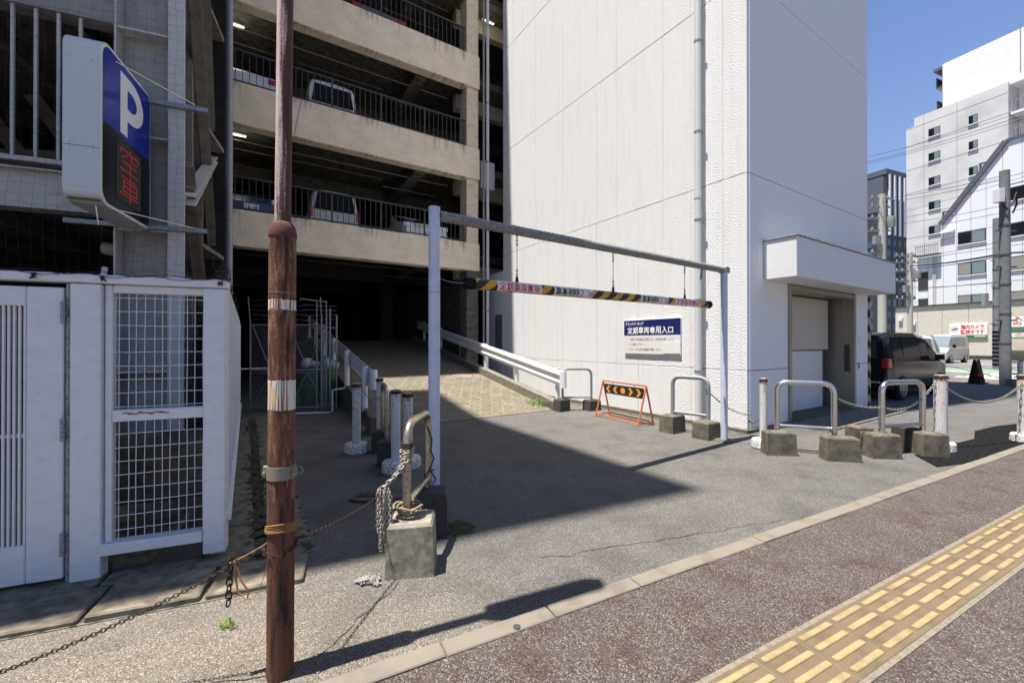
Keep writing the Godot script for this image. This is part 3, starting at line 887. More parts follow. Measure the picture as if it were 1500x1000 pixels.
func build_ramp() -> void:
	var r := thing("ramp", "", "", TF.origin, TURN)
	r.set_meta("kind", "structure")
	r.remove_meta("label")
	r.remove_meta("category")
	var st := sst()
	var x := Transform3D(Basis(Vector3(0, 0, 1), Vector3.UP, Vector3(-1, 0, 0)), Vector3.ZERO)   # polygon (z, y) pushed along -x
	prism(st, PackedVector2Array([Vector2(-3.75, 0.004), Vector2(-13.6, 1.64), Vector2(-26, 1.64), Vector2(-26, -0.1), Vector2(-3.75, -0.1)]), 1.31, 5.08, x)
	obj("ramp_slab", st, M.ramp, r)
	var kb := sst()
	prism(kb, PackedVector2Array([Vector2(-3.55, 0.13), Vector2(-3.6, 0.17), Vector2(-13.6, 1.83), Vector2(-13.6, -0.1), Vector2(-3.55, -0.1)]), 1.08, 1.30, x)
	obj("ramp_kerb", kb, M.concrete, r)
	kb = sst()
	prism(kb, PackedVector2Array([Vector2(-4.2, 0.15), Vector2(-4.35, 0.22), Vector2(-13.6, 1.80), Vector2(-13.6, -0.1), Vector2(-4.2, -0.1)]), 5.09, 5.35, x)
	obj("ramp_kerb", kb, M.dirty_block, r)
	kb = sst()
	box(kb, Vector3(-3.2, 0.0, -3.735), Vector3(3.8, 0.012, 0.028))
	obj("foot_joint", kb, M.dark, r)
	# anti-slip rings pressed into the slab
	var ring := sst()
	for k in 14:
		for e in [[0.082, 0.1]]:
			var a := TAU * k / 14
			var b := TAU * (k + 1) / 14
			quad(ring, Vector3(cos(a) * e[0], 0, sin(a) * e[0]), Vector3(cos(b) * e[0], 0, sin(b) * e[0]), Vector3(cos(b) * e[1], 0, sin(b) * e[1]), Vector3(cos(a) * e[1], 0, sin(a) * e[1]), Vector3.UP)
	var rm := ring.commit()
	var mm := MultiMesh.new()
	mm.transform_format = MultiMesh.TRANSFORM_3D
	mm.mesh = rm
	var slope := Basis(Vector3.RIGHT, atan(1.0 / 6.0))
	var list := []
	for i in 40:
		for j in 20:
			var z := -3.95 - i * 0.26 + 0.006 * sin(i * 3.0 + j)
			var xx := -5.0 + j * 0.29 + (0.145 if i % 2 else 0.0) + 0.008 * sin(j * 2.0 + i * 5.0)
			if xx > -1.42 or rng.randf() < 0.1: continue
			list.append(Transform3D(slope, Vector3(xx, 0.004 + (-3.75 - z) * 0.1661 + 0.003, z)))
	mm.instance_count = list.size()
	for i in list.size(): mm.set_instance_transform(i, list[i])
	var mi := MultiMeshInstance3D.new()
	mi.name = "anti_slip_ring"
	mi.multimesh = mm
	mi.material_override = M.ring
	mi.set_meta("kind", "stuff")
	r.add_child(mi, true)
	var cv := sst()
	lathe(cv, [Vector2(0.3, 0.0), Vector2(0.3, 0.008), Vector2(0, 0.008)], 24)
	var c := obj("manhole_cover", cv, M.steel_brown, r, Vector3(-1.95, 0.004 + 3.5 * 0.1661, -7.25))
	c.rotation.x = atan(1.0 / 6.0)
	# guard rails on both sides
	for s in [[-1.17, -3.7, -13.2, "white corrugated guard rail along the right side of the ramp, under the tower wall", 0.0], [-5.25, -4.5, -13.2, "white corrugated guard rail along the left side of the ramp, beside the wire gate", PI]]:
		var gr := thing("guard_rail", s[3], "guard rail", TF.origin, TURN, "guard rails of the ramp")
		var hgt := func(z: float) -> float: return 0.004 + (-3.75 - z) * 0.1661
		var inward := -1.0 if s[0] > -3 else 1.0
		var prof := [[-0.175, 0.0], [-0.15, 0.035], [-0.085, 0.05], [-0.05, 0.012], [0.05, 0.012], [0.085, 0.05], [0.15, 0.035], [0.175, 0.0]]
		var b := sst()
		var za: float = s[1] + 0.15
		var zb: float = s[2]
		for k in prof.size() - 1:
			for back in [0.0, -0.006]:
				var pa := Vector3(s[0] + inward * (prof[k][1] + back), 0.74 + prof[k][0], 0)
				var pb := Vector3(s[0] + inward * (prof[k + 1][1] + back), 0.74 + prof[k + 1][0], 0)
				var a0 := pa + Vector3(0, hgt.call(za), za)
				var a1 := pa + Vector3(0, hgt.call(zb), zb)
				var b1 := pb + Vector3(0, hgt.call(zb), zb)
				var b0 := pb + Vector3(0, hgt.call(za), za)
				quad(b, a0, a1, b1, b0, Vector3(inward if back == 0.0 else -inward, 0, 0))
		obj("rail_beam", b, M.rail, gr)
		var endp := sst()
		var arcp := PackedVector2Array()
		for k in 13:
			var a := PI * (k / 12.0)
			arcp.append(Vector2(0.075 * -cos(a), 0.13 * sin(a)))
		prism(endp, arcp, -0.19, 0.19, Transform3D(Basis(Vector3(1, 0, 0), Vector3(0, 0, 1), Vector3(0, 1, 0)), Vector3(s[0] + inward * 0.02, 0.74 + hgt.call(za), za - 0.02)))
		obj("end_cap", endp, M.rail, gr)
		for k in 6:
			var z: float = s[1] - 0.15 - k * 1.75
			var p := sst()
			tube(p, [Vector3(s[0] - inward * 0.07, hgt.call(z) + 0.05, z), Vector3(s[0] - inward * 0.07, hgt.call(z) + 0.93, z)], 0.057, 14)
			obj("post", p, M.rail, gr)
			for dy in [0.68, 0.80]:
				var bo := sst()
				lathe(bo, [Vector2(0.016, 0), Vector2(0.014, 0.012), Vector2(0, 0.014)], 6)
				var bb := obj("bolt", bo, M.dark_steel, gr, Vector3(s[0] + inward * 0.014, hgt.call(z) + dy, z))
				bb.rotation.z = -inward * PI / 2

# ---------------------------------------------------------------- white lift tower
func build_tower() -> void:
	var t := thing("parking_tower", "tall white rough-rendered lift tower with a canopied steel lift doorway", "building", TF.origin, TURN)
	var c := sst()
	box(c, Vector3(2.65, 20.5, -4.35), Vector3(5.2, 41, 7.4))
	box(c, Vector3(0.72, 20.5, -0.345), Vector3(1.34, 41, 0.59))
	box(c, Vector3(4.88, 20.5, -0.345), Vector3(0.74, 41, 0.59))
	box(c, Vector3(2.95, 21.9, -0.345), Vector3(3.1, 38.5, 0.588))
	obj("wall", c, M.core, t)
	var rows := [0.03, 1.07, 4.49, 7.9, 11.3, 14.7, 18.1]
	for r in 6:
		var y0: float = rows[r] + 0.006
		var y1: float = rows[r + 1] - 0.006
		var z := 0.0
		for k in 13:
			var z1 := -0.43 - k * 0.645
			if k == 12: z1 = -8.1
			var s := sst()
			box(s, Vector3(0.0, (y0 + y1) / 2, (z + z1) / 2), Vector3(0.06, y1 - y0, z - z1 - 0.0035), 0.004)
			var o := obj("wall_panel", s, M.render, t)
			o.position.x = 0.0012 * sin(k * 2.7 + r)
			z = z1
		var x := 0.032
		for k in 10:
			var x1 := minf(0.27 + k * 0.6, 5.3)
			if k == 9: x1 = 5.3
			if x1 - x < 0.02: continue
			var pieces := [[x, x1, y0, y1]]
			if r == 0 and x1 > 1.4 and x < 4.49:
				pieces = []
				if x < 1.38: pieces.append([x, 1.38, y0, y1])
				if x1 > 4.5: pieces.append([4.5, x1, y0, y1])
			elif r == 1 and x1 > 1.4 and x < 4.49:
				pieces = [[maxf(x, 1.38), minf(x1, 4.5), 2.68, y1]]
				if x < 1.38: pieces.append([x, 1.378, y0, y1])
				if x1 > 4.5: pieces.append([4.502, x1, y0, y1])
			for p in pieces:
				if p[1] - p[0] < 0.02: continue
				var s := sst()
				box(s, Vector3((p[0] + p[1]) / 2, (p[2] + p[3]) / 2, -0.018), Vector3(p[1] - p[0] - 0.004, p[3] - p[2], 0.06), 0.004)
				obj("wall_panel", s, M.render_smooth, t)
			x = x1
	var up := sst()
	box(up, Vector3(2.655, 29.56, -4.03), Vector3(5.29, 22.9, 8.1))
	obj("upper_wall", up, M.render_smooth, t)
	# canopy
	var k := sst()
	box(k, Vector3(2.84, 3.01, 0.285), Vector3(4.72, 0.68, 0.53), 0.008)
	var cano := obj("canopy", k, M.white, t)
	k = sst()
	box(k, Vector3(2.84, 3.362, 0.285), Vector3(4.76, 0.02, 0.57), 0.004)
	for i in 30: box(k, Vector3(0.6 + i * 0.155, 3.379, 0.55), Vector3(0.05, 0.012, 0.03))
	obj("flashing", k, M.grey_pipe, cano)
	# doorway
	var steel := mat(0.33, 0.30, 0.26, 0.38, 0.7)
	var fr := sst()
	box(fr, Vector3(1.42, 1.33, -0.2), Vector3(0.08, 2.66, 0.5), 0.006)
	box(fr, Vector3(4.455, 1.33, -0.2), Vector3(0.09, 2.66, 0.5), 0.006)
	box(fr, Vector3(2.94, 2.6, -0.12), Vector3(2.94, 0.1, 0.3), 0.006)
	for z in [-0.17, -0.29]: box(fr, Vector3(4.395, 1.3, z), Vector3(0.03, 2.5, 0.03))
	var door_frame := obj("door_frame", fr, steel, t)
	var d := sst()
	box(d, Vector3(2.85, 1.97, -0.43), Vector3(2.78, 1.15, 0.05), 0.006)
	obj("lift_door", d, M.shutter, t)
	d = sst()
	box(d, Vector3(2.78, 0.72, -0.49), Vector3(2.64, 1.3, 0.05), 0.006)
	var low := obj("lift_door", d, M.white, t)
	d = sst()
	box(d, Vector3(3.1, 0.9, -0.462), Vector3(0.1, 0.22, 0.006))
	obj("notice", d, M.lamp_white, low)
	d = sst()
	box(d, Vector3(2.94, 1.33, -0.56), Vector3(3.1, 2.66, 0.06))
	obj("back_panel", d, steel, t)
	d = sst()
	box(d, Vector3(4.395, 1.2, -0.09), Vector3(0.03, 0.62, 0.09), 0.004)
	obj("control_panel", d, M.dark_steel, door_frame)
	for b in [[4.78, 1.62, 0.13, 0.18], [4.72, 1.02, 0.06, 0.14]]:
		d = sst()
		box(d, Vector3(b[0], b[1], 0.022), Vector3(b[2], b[3], 0.02), 0.004)
		obj("switch_box", d, M.grey_pipe if b[1] < 1.3 else M.white, t)
	d = sst()
	box(d, Vector3(3.25, 0.01, 0.15), Vector3(4.1, 0.05, 1.15), 0.01)
	obj("threshold_slab", d, M.concrete, t)
	# corner guard with hazard stripes
	d = sst()
	box(d, Vector3(5.33, 1.32, 0.0), Vector3(0.05, 2.62, 0.1))
	var sm: StandardMaterial3D = M.stripe
	sm.uv1_scale = Vector3(8, 0.45, 1)
	obj("corner_guard", d, M.stripe, t)
	# footing, louvre, grey low panel in the corner of the deck
	d = sst()
	box(d, Vector3(2.65, 0.012, -4.06), Vector3(5.46, 0.1, 8.22), 0.01)
	obj("footing", d, M.dirty_block, t)
	var lv := sst()
	box(lv, Vector3(-0.045, 1.9, -8.37), Vector3(0.03, 1.2, 0.42), 0.004)
	var lo := obj("louvre", lv, M.dark_steel, t)
	lv = sst()
	box(lv, Vector3(0.12, 1.98, -8.6), Vector3(0.3, 3.96, 0.98), 0.004)
	obj("low_wall", lv, M.render_smooth, t)
	for i in 17:
		var sl := sst()
		box(sl, Vector3(-0.064, 1.38 + i * 0.066, -8.37), Vector3(0.026, 0.03, 0.35), 0.0, Basis(Vector3.BACK, 0.5))
		obj("slat", sl, M.grey_pipe, lo)
	# dirt and moss gathered along the foot of the wall
	var dt := sst()
	for i in 420:
		var z := -rng.randf_range(-0.1, 7.9)
		var r := rng.randf_range(0.012, 0.05)
		lathe(dt, [Vector2(r, 0.0), Vector2(r * 0.75, r * 0.22), Vector2(0, r * 0.3)], 5, Vector3(-0.1 - absf(rng.randfn(0, 0.10)), 0.002, z))
	obj("dirt", dt, M.wall_dirt, t).set_meta("kind", "stuff")
	# rain pipe
	var pp := sst()
	tube(pp, [Vector3(-0.16, 0.02, -0.84), Vector3(-0.16, 20, -0.84)], 0.062, 16)
	var dp := obj("downpipe", pp, M.pipe, t)
	for y in [1.02, 2.35, 3.85, 5.5, 7.2, 9.0]:
		var br := sst()
		tube(br, [Vector3(-0.16, y - 0.02, -0.84), Vector3(-0.16, y + 0.02, -0.84)], 0.067, 16)
		box(br, Vector3(-0.07, y, -0.84), Vector3(0.11, 0.03, 0.03))
		box(br, Vector3(-0.16, y, -0.765), Vector3(0.03, 0.03, 0.05))
		obj("bracket", br, M.galv, dp)
	for y in [4.25, 8.1]:
		var so := sst()
		tube(so, [Vector3(-0.16, y, -0.84), Vector3(-0.16, y + 0.12, -0.84)], 0.068, 16)
		obj("socket", so, M.pipe, dp)
	# the notice on the wall
	var sg := thing("wall_sign", "white and navy entrance notice board screwed to the white tower wall", "sign", TF * Vector3(-0.05, 1.68, -2.01), TURN - PI / 2)
	var bd := sst()
	box(bd, Vector3(0, 0, 0), Vector3(1.46, 0.735, 0.03), 0.003)
	obj("board", bd, M.white, sg)
	bd = sst()
	quad(bd, Vector3(-0.728, -0.365, 0.0175), Vector3(0.728, -0.365, 0.0175), Vector3(0.728, 0.365, 0.0175), Vector3(-0.728, 0.365, 0.0175), Vector3(0, 0, 1))
	obj("printed_face", bd, M.wall_sign, sg)
	bd = sst()
	box(bd, Vector3(0.53, -0.225, 0.021), Vector3(0.385, 0.24, 0.005))
	obj("patch", bd, M.render_smooth, sg)

# ---------------------------------------------------------------- open parking deck
func build_deck() -> void:
	var g := thing("parking_deck", "open multi-storey parking deck with stained beige parapets and black railings", "building", TF.origin, TURN)
	var sp: StandardMaterial3D = M.spandrel
	sp.uv1_scale = Vector3(0.117, 0.84, 1)
	var levels := [[3.95, 4.87], [7.0, 8.05], [10.05, 11.15]]
	for k in 6: levels.append([13.1 + 3.05 * k, 14.2 + 3.05 * k])
	for i in levels.size():
		var b: float = levels[i][0]
		var h: float = levels[i][1]
		var s := sst()
		box(s, Vector3(-8.85, (b + h) / 2, -8.68), Vector3(16.3, h - b, 0.36), 0.02)
		var so := obj("parapet", s, M.spandrel, g)
		for x in [-6.2, -3.1] if i < 3 else []:
			var cr := sst()
			bar(cr, Vector3(x + 0.12, h - 0.02, -8.497), Vector3(x - 0.05, b + 0.02, -8.497), 0.012, 0.004, Vector3.BACK)
			if i == 1 and x < -5: obj("crack", cr, M.dark_steel, so)
		# recessed bay to the right, behind the tower's edge
		s = sst()
		box(s, Vector3(2.2, (b + h) / 2 - 0.1, -9.9), Vector3(6.4, h - b, 0.3), 0.02)
		obj("parapet", s, M.beige, g)
		# floor with beams below
		s = sst()
		box(s, Vector3(-5.5, b + 0.52, -17.5), Vector3(23, 0.22, 17.2))
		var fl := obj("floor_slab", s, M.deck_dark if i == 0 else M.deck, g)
		if i < 4:
			for x in [-14.0, -10.2, -6.4, -2.6]:
				var bm := sst()
				box(bm, Vector3(x, b + 0.2, -17.4), Vector3(0.35, 0.42, 16.8))
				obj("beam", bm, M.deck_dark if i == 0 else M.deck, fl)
			for z in [-12.6, -17.0]:
				var bm := sst()
				box(bm, Vector3(-5.5, b + 0.18, z), Vector3(22.8, 0.48, 0.4))
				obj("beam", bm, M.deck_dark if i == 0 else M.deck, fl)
			var pi := sst()
			tube(pi, [Vector3(-14, b + 0.02, -9.6), Vector3(-1.4, b + 0.02, -9.6)], 0.016, 8)
			tube(pi, [Vector3(-14, b + 0.14, -10.5), Vector3(-3.4, b + 0.14, -10.5), Vector3(-3.4, b - 0.1, -10.5), Vector3(-1.4, b - 0.1, -10.5)], 0.013, 8)
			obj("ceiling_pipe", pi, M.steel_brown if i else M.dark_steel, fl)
		# railing on the parapet
		if i < 3:
			var rl := sst()
			bar(rl, Vector3(-14.4, h + 0.85, -8.62), Vector3(-1.18, h + 0.85, -8.62), 0.05, 0.035)
			bar(rl, Vector3(-14.4, h + 0.07, -8.62), Vector3(-1.18, h + 0.07, -8.62), 0.04, 0.03)
			var ro := obj("railing", rl, M.dark_steel, g)
			var bal := sst()
			box(bal, Vector3.ZERO, Vector3(0.016, 0.76, 0.016))
			var bm2 := bal.commit()
			var post := sst()
			box(post, Vector3.ZERO, Vector3(0.045, 0.88, 0.045))
			var pm := post.commit()
			for k in 60:
				var x := -1.25 - k * 0.15
				if x < -9.4: break
				if k % 9 == 0: obj("post", pm, M.dark_steel, ro, Vector3(x, h + 0.44, -8.62))
				else: obj("baluster", bm2, M.dark_steel, ro, Vector3(x, h + 0.46, -8.62))
			rl = sst()
			bar(rl, Vector3(-0.7, h + 0.75, -9.85), Vector3(0.5, h + 0.75, -9.85), 0.05, 0.035)
			for k in 9: bar(rl, Vector3(-0.62 + k * 0.13, h, -9.85), Vector3(-0.62 + k * 0.13, h + 0.75, -9.85), 0.016, 0.016)
			obj("railing", rl, M.dark_steel, g)
	for x in [-0.94, -9.6, -16.6]:
		var y := 0.0
		for i in 10:
			var y1: float = levels[i][0] if i < 9 else 30.5
			var s := sst()
			box(s, Vector3(x, (y + y1) / 2, -8.82), Vector3(0.44, y1 - y - 0.01, 0.5), 0.015)
			obj("column", s, M.beige if i else M.deck, g)
			y = levels[i][1] if i < 9 else 30.5
	# inner columns and walls
	var iw := sst()
	for x in [-6.4, -2.6]:
		for z in [-14.0, -20.0]: box(iw, Vector3(x + 0.3, 6.3, z), Vector3(0.5, 12.6, 0.5))
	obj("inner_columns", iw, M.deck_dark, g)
	var w := sst()
	box(w, Vector3(-5.5, 15.2, -26.1), Vector3(23, 30.4, 0.2))
	box(w, Vector3(-16.9, 15.2, -17.3), Vector3(0.2, 30.4, 17.4))
	box(w, Vector3(5.9, 15.2, -17.3), Vector3(0.2, 30.4, 17.4))
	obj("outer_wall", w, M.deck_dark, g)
	w = sst()
	box(w, Vector3(-0.62, 1.95, -14.3), Vector3(0.2, 3.9, 10.6))
	obj("ramp_wall", w, M.deck, g)
	w = sst()
	box(w, Vector3(-5.5, 30.6, -17.4), Vector3(23.2, 0.3, 17.8))
	obj("roof", w, M.deck, g)
	# stair box in the gap beside the tower
	w = sst()
	box(w, Vector3(-0.25, 7.35, -9.2), Vector3(0.55, 0.95, 0.9), 0.01)
	obj("stair_landing", w, M.white, g)
	# downpipes on the corner
	for p in [[-0.60, 0.035], [-0.45, 0.055]]:
		var s := sst()
		tube(s, [Vector3(p[0], 0.6, -8.42), Vector3(p[0], 30, -8.42)], p[1], 12)
		var o := obj("downpipe", s, M.pipe if p[1] > 0.04 else M.grey_pipe, g)
		for y in [2.6, 5.3, 7.6, 9.6, 12.2]:
			var b := sst()
			tube(b, [Vector3(p[0], y, -8.42), Vector3(p[0], y + 0.05, -8.42)], p[1] + 0.006, 12)
			obj("bracket", b, M.galv, o)
	# strip lights under the ceilings
	var lights := [[Vector3(-7.6, 10.12, -9.6), 0, "left end of the second parking level"], [Vector3(-7.55, 7.16, -9.6), 0, "left end of the first parking level"], [Vector3(-0.1, 12.9, -9.0), 1, "gap beside the tower, high up"], [Vector3(-8.3, 3.75, -14.5), 0, "back of the dark ground floor"]]
	for l in lights:
		var n := thing("strip_light", "lit fluorescent strip light under the ceiling at the " + l[2], "ceiling light", TF * (l[0] as Vector3), TURN, "strip lights of the parking deck")
		var s := sst()
		box(s, Vector3.ZERO, Vector3(0.46, 0.03, 0.04), 0.008)
		obj("light_tube", s, M.tube_light, n)
		s = sst()
		box(s, Vector3(0, 0.03, 0), Vector3(0.49, 0.02, 0.07))
		obj("housing", s, M.white, n)
		var om := OmniLight3D.new()
		om.name = "lamp"
		om.light_energy = 0.1
		om.light_color = Color(1, 0.97, 0.9)
		om.omni_range = 25
		om.omni_attenuation = 2.0
		om.light_size = 0.2
		om.shadow_enabled = true
		om.position = Vector3(0, -0.05, 0)
		n.add_child(om)

# ---------------------------------------------------------------- steel annex on the left, and the tall block beyond the frame
func build_annex() -> void:
	var a := thing("steel_annex", "grey steel-framed parking annex with wide beams and an open barred storey", "building", AF.origin, ANNEX)
	var s := sst()
	box(s, Vector3(-0.015, 6.0, -0.012), Vector3(0.17, 12, 0.018), 0.003)
	box(s, Vector3(-0.608, 6.0, -0.14), Vector3(0.02, 12, 0.26), 0.003)
	var colm := obj("column", s, M.steel_grey, a)
	s = sst()
	box(s, Vector3(-0.015, 6.0, -0.14), Vector3(0.014, 12, 0.23))
	box(s, Vector3(-0.32, 6.0, -0.2), Vector3(0.55, 12, 0.014))
	obj("web", s, M.steel_web, colm)
	for y in [1.2, 2.9, 4.03, 5.29, 6.6, 7.9]:
		s = sst()
		box(s, Vector3(-0.31, y, -0.108), Vector3(0.56, 0.02, 0.165))
		obj("stiffener", s, M.steel_grey, colm)
	# beams along the front
	for y in [[3.05, 3.50], [5.30, 6.05], [7.85, 8.4]]:
		s = sst()
		box(s, Vector3(-4.6, (y[0] + y[1]) / 2, -0.12), Vector3(7.9, y[1] - y[0], 0.02))
		box(s, Vector3(-4.6, y[0] + 0.01, -0.12), Vector3(7.9, 0.02, 0.22), 0.003)
		box(s, Vector3(-4.6, y[1] - 0.01, -0.12), Vector3(7.9, 0.02, 0.22), 0.003)
		obj("front_beam", s, M.steel_grey if y[0] < 5 else M.steel_web, a)
	# barred opening
	s = sst()
	bar(s, Vector3(-5.2, 3.60, -0.06), Vector3(-0.64, 3.60, -0.06), 0.05, 0.05)
	var bars := obj("railing", s, M.steel_grey, a)
	var bs := sst()
	box(bs, Vector3.ZERO, Vector3(0.028, 1.70, 0.028))
	var bmesh := bs.commit()
	for k in 14: obj("bar", bmesh, M.steel_grey, bars, Vector3(-0.935 - k * 0.192, 4.46, -0.06))
	# floors, cross beams, dim back
	for y in [3.4, 5.75, 8.2]:
		s = sst()
		box(s, Vector3(-4.3, y, -2.4), Vector3(7.4, 0.08, 4.4))
		var fl := obj("floor_plate", s, M.steel_brown, a)
		for k in 5:
			var b := sst()
			box(b, Vector3(-1.2 - k * 1.1, y - 0.16, -2.3), Vector3(0.1, 0.24, 4.0))
			obj("joist", b, M.steel_brown, fl)
	s = sst()
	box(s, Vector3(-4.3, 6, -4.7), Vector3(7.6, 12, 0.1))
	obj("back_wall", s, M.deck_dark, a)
	s = sst()
	for k in 4:
		bar(s, Vector3(-0.9 - k * 0.8, 3.5, -3.6), Vector3(-2.2 - k * 0.8, 5.7, -3.2), 0.12, 0.2)
	bar(s, Vector3(-6, 4.2, -3), Vector3(-0.7, 4.8, -3), 0.08, 0.3)
	obj("stair_stringer", s, M.steel_brown, a)
	s = sst()
	tube(s, [Vector3(-1.2, 2.86, -1.2), Vector3(-0.3, 2.75, -1.1)] , 0.09, 10)
	obj("pipe", s, M.pipe, a)
	s = sst()
	tube(s, [Vector3(-0.68, 0.3, 0.08), Vector3(-0.68, 2.25, 0.08), Vector3(-0.66, 2.42, 0.06)], 0.028, 10)
	obj("pipe", s, M.pipe, a)
	# braces in the side facing the ramp (tower frame, brought into the annex's own axes)
	var k := AF.affine_inverse() * TF
	for b in [[Vector3(-8.0, 7.2, -2.9), Vector3(-8.0, 3.0, -8.4), 0.24, 0], [Vector3(-8.02, 10.2, -4.2), Vector3(-8.02, 5.0, -8.4), 0.2, 0], [Vector3(-7.97, 3.35, -2.75), Vector3(-7.97, 5.9, -8.0), 0.11, 1], [Vector3(-8.0, 3.7, -2.9), Vector3(-8.0, 0.9, -7.0), 0.26, 0]]:
		s = sst()
		bar(s, k * b[0], k * b[1], 0.02, b[2])
		bar(s, k * (b[0] + Vector3(0.05, b[2] / 2, 0)), k * (b[1] + Vector3(0.05, b[2] / 2, 0)), 0.16, 0.02)
		bar(s, k * (b[0] + Vector3(0.05, -b[2] / 2, 0)), k * (b[1] + Vector3(0.05, -b[2] / 2, 0)), 0.16, 0.02)
		obj("brace", s, M.steel_grey if b[3] else M.steel_brown, a)
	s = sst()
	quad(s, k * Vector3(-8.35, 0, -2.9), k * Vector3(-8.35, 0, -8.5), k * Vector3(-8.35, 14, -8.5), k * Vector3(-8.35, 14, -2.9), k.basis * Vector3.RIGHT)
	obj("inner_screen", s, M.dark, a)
	s = sst()
	for z in [-4.4, -6.2, -8.2]: box(s, k * Vector3(-8.1, 6, z), Vector3(0.16, 12, 0.16), 0.0, k.basis)
	obj("side_column", s, M.steel_brown, a)
	# bird net hung over the front
	var net := sst()
	var ph := func(u: float, v: float) -> Vector3: return AF * Vector3(-2.3 + u + 0.018 * sin(v * 5.0 + u * 3.0), v, 0.045 + 0.02 * sin(u * 4.0 + v * 2.2))
	for i in 25:
		var pts := []
		for j in 22: pts.append(ph.call(i * 0.1, 2.1 + j * 0.2 + 0.012 * sin(i * 1.3 + j)))
		tube(net, pts, 0.0012, 3, false)
	for j in 43:
		var pts := []
		for i in 26: pts.append(ph.call(i * 0.096, 2.1 + j * 0.1 + 0.016 * sin(i * 0.9 + j * 2.0)))
		tube(net, pts, 0.0012, 3, false)
	var nn := obj("bird_net", net, M.dark_steel)
	tag(nn, "fine dark bird net hung in front of the grey steel annex beams", "net")
	# galvanised post between annex and deck
	var gp := sst()
	tube(gp, [Vector3(-5.44, 0, -8.0), Vector3(-5.44, 11, -8.0)], 0.062, 14)
	tag(obj("steel_post", gp, M.galv), "tall galvanised post standing between the steel annex and the parking deck", "post")
	# the tall block left of the picture, whose shadow falls across the yard
	var tb := thing("tall_block", "tall office block left of the yard, shading the white fence", "building", TF * Vector3(-11.96, 0, 0.08), TURN)
	s = sst()
	prism(s, PackedVector2Array([Vector2(0, 0), Vector2(0, 7.25), Vector2(-16, 7.25), Vector2(-16, 3.08)]), 0.0, 32.0, Transform3D(Basis(Vector3.RIGHT, Vector3(0, 0, -1), Vector3.UP), Vector3.ZERO))
	obj("wall", s, M.cream, tb)
	for f in 10:
		for c in 2:
			var w := sst()
			box(w, Vector3(0.01, 2.2 + f * 3.0, -1.9 - c * 3.4), Vector3(0.06, 1.5, 1.9), 0.01)
			var wo := obj("window", w, M.dark_steel, tb)
			w = sst()
			box(w, Vector3(0.04, 2.2 + f * 3.0, -1.9 - c * 3.4), Vector3(0.02, 1.38, 1.78))
			obj("pane", w, M.glass_dark, wo)

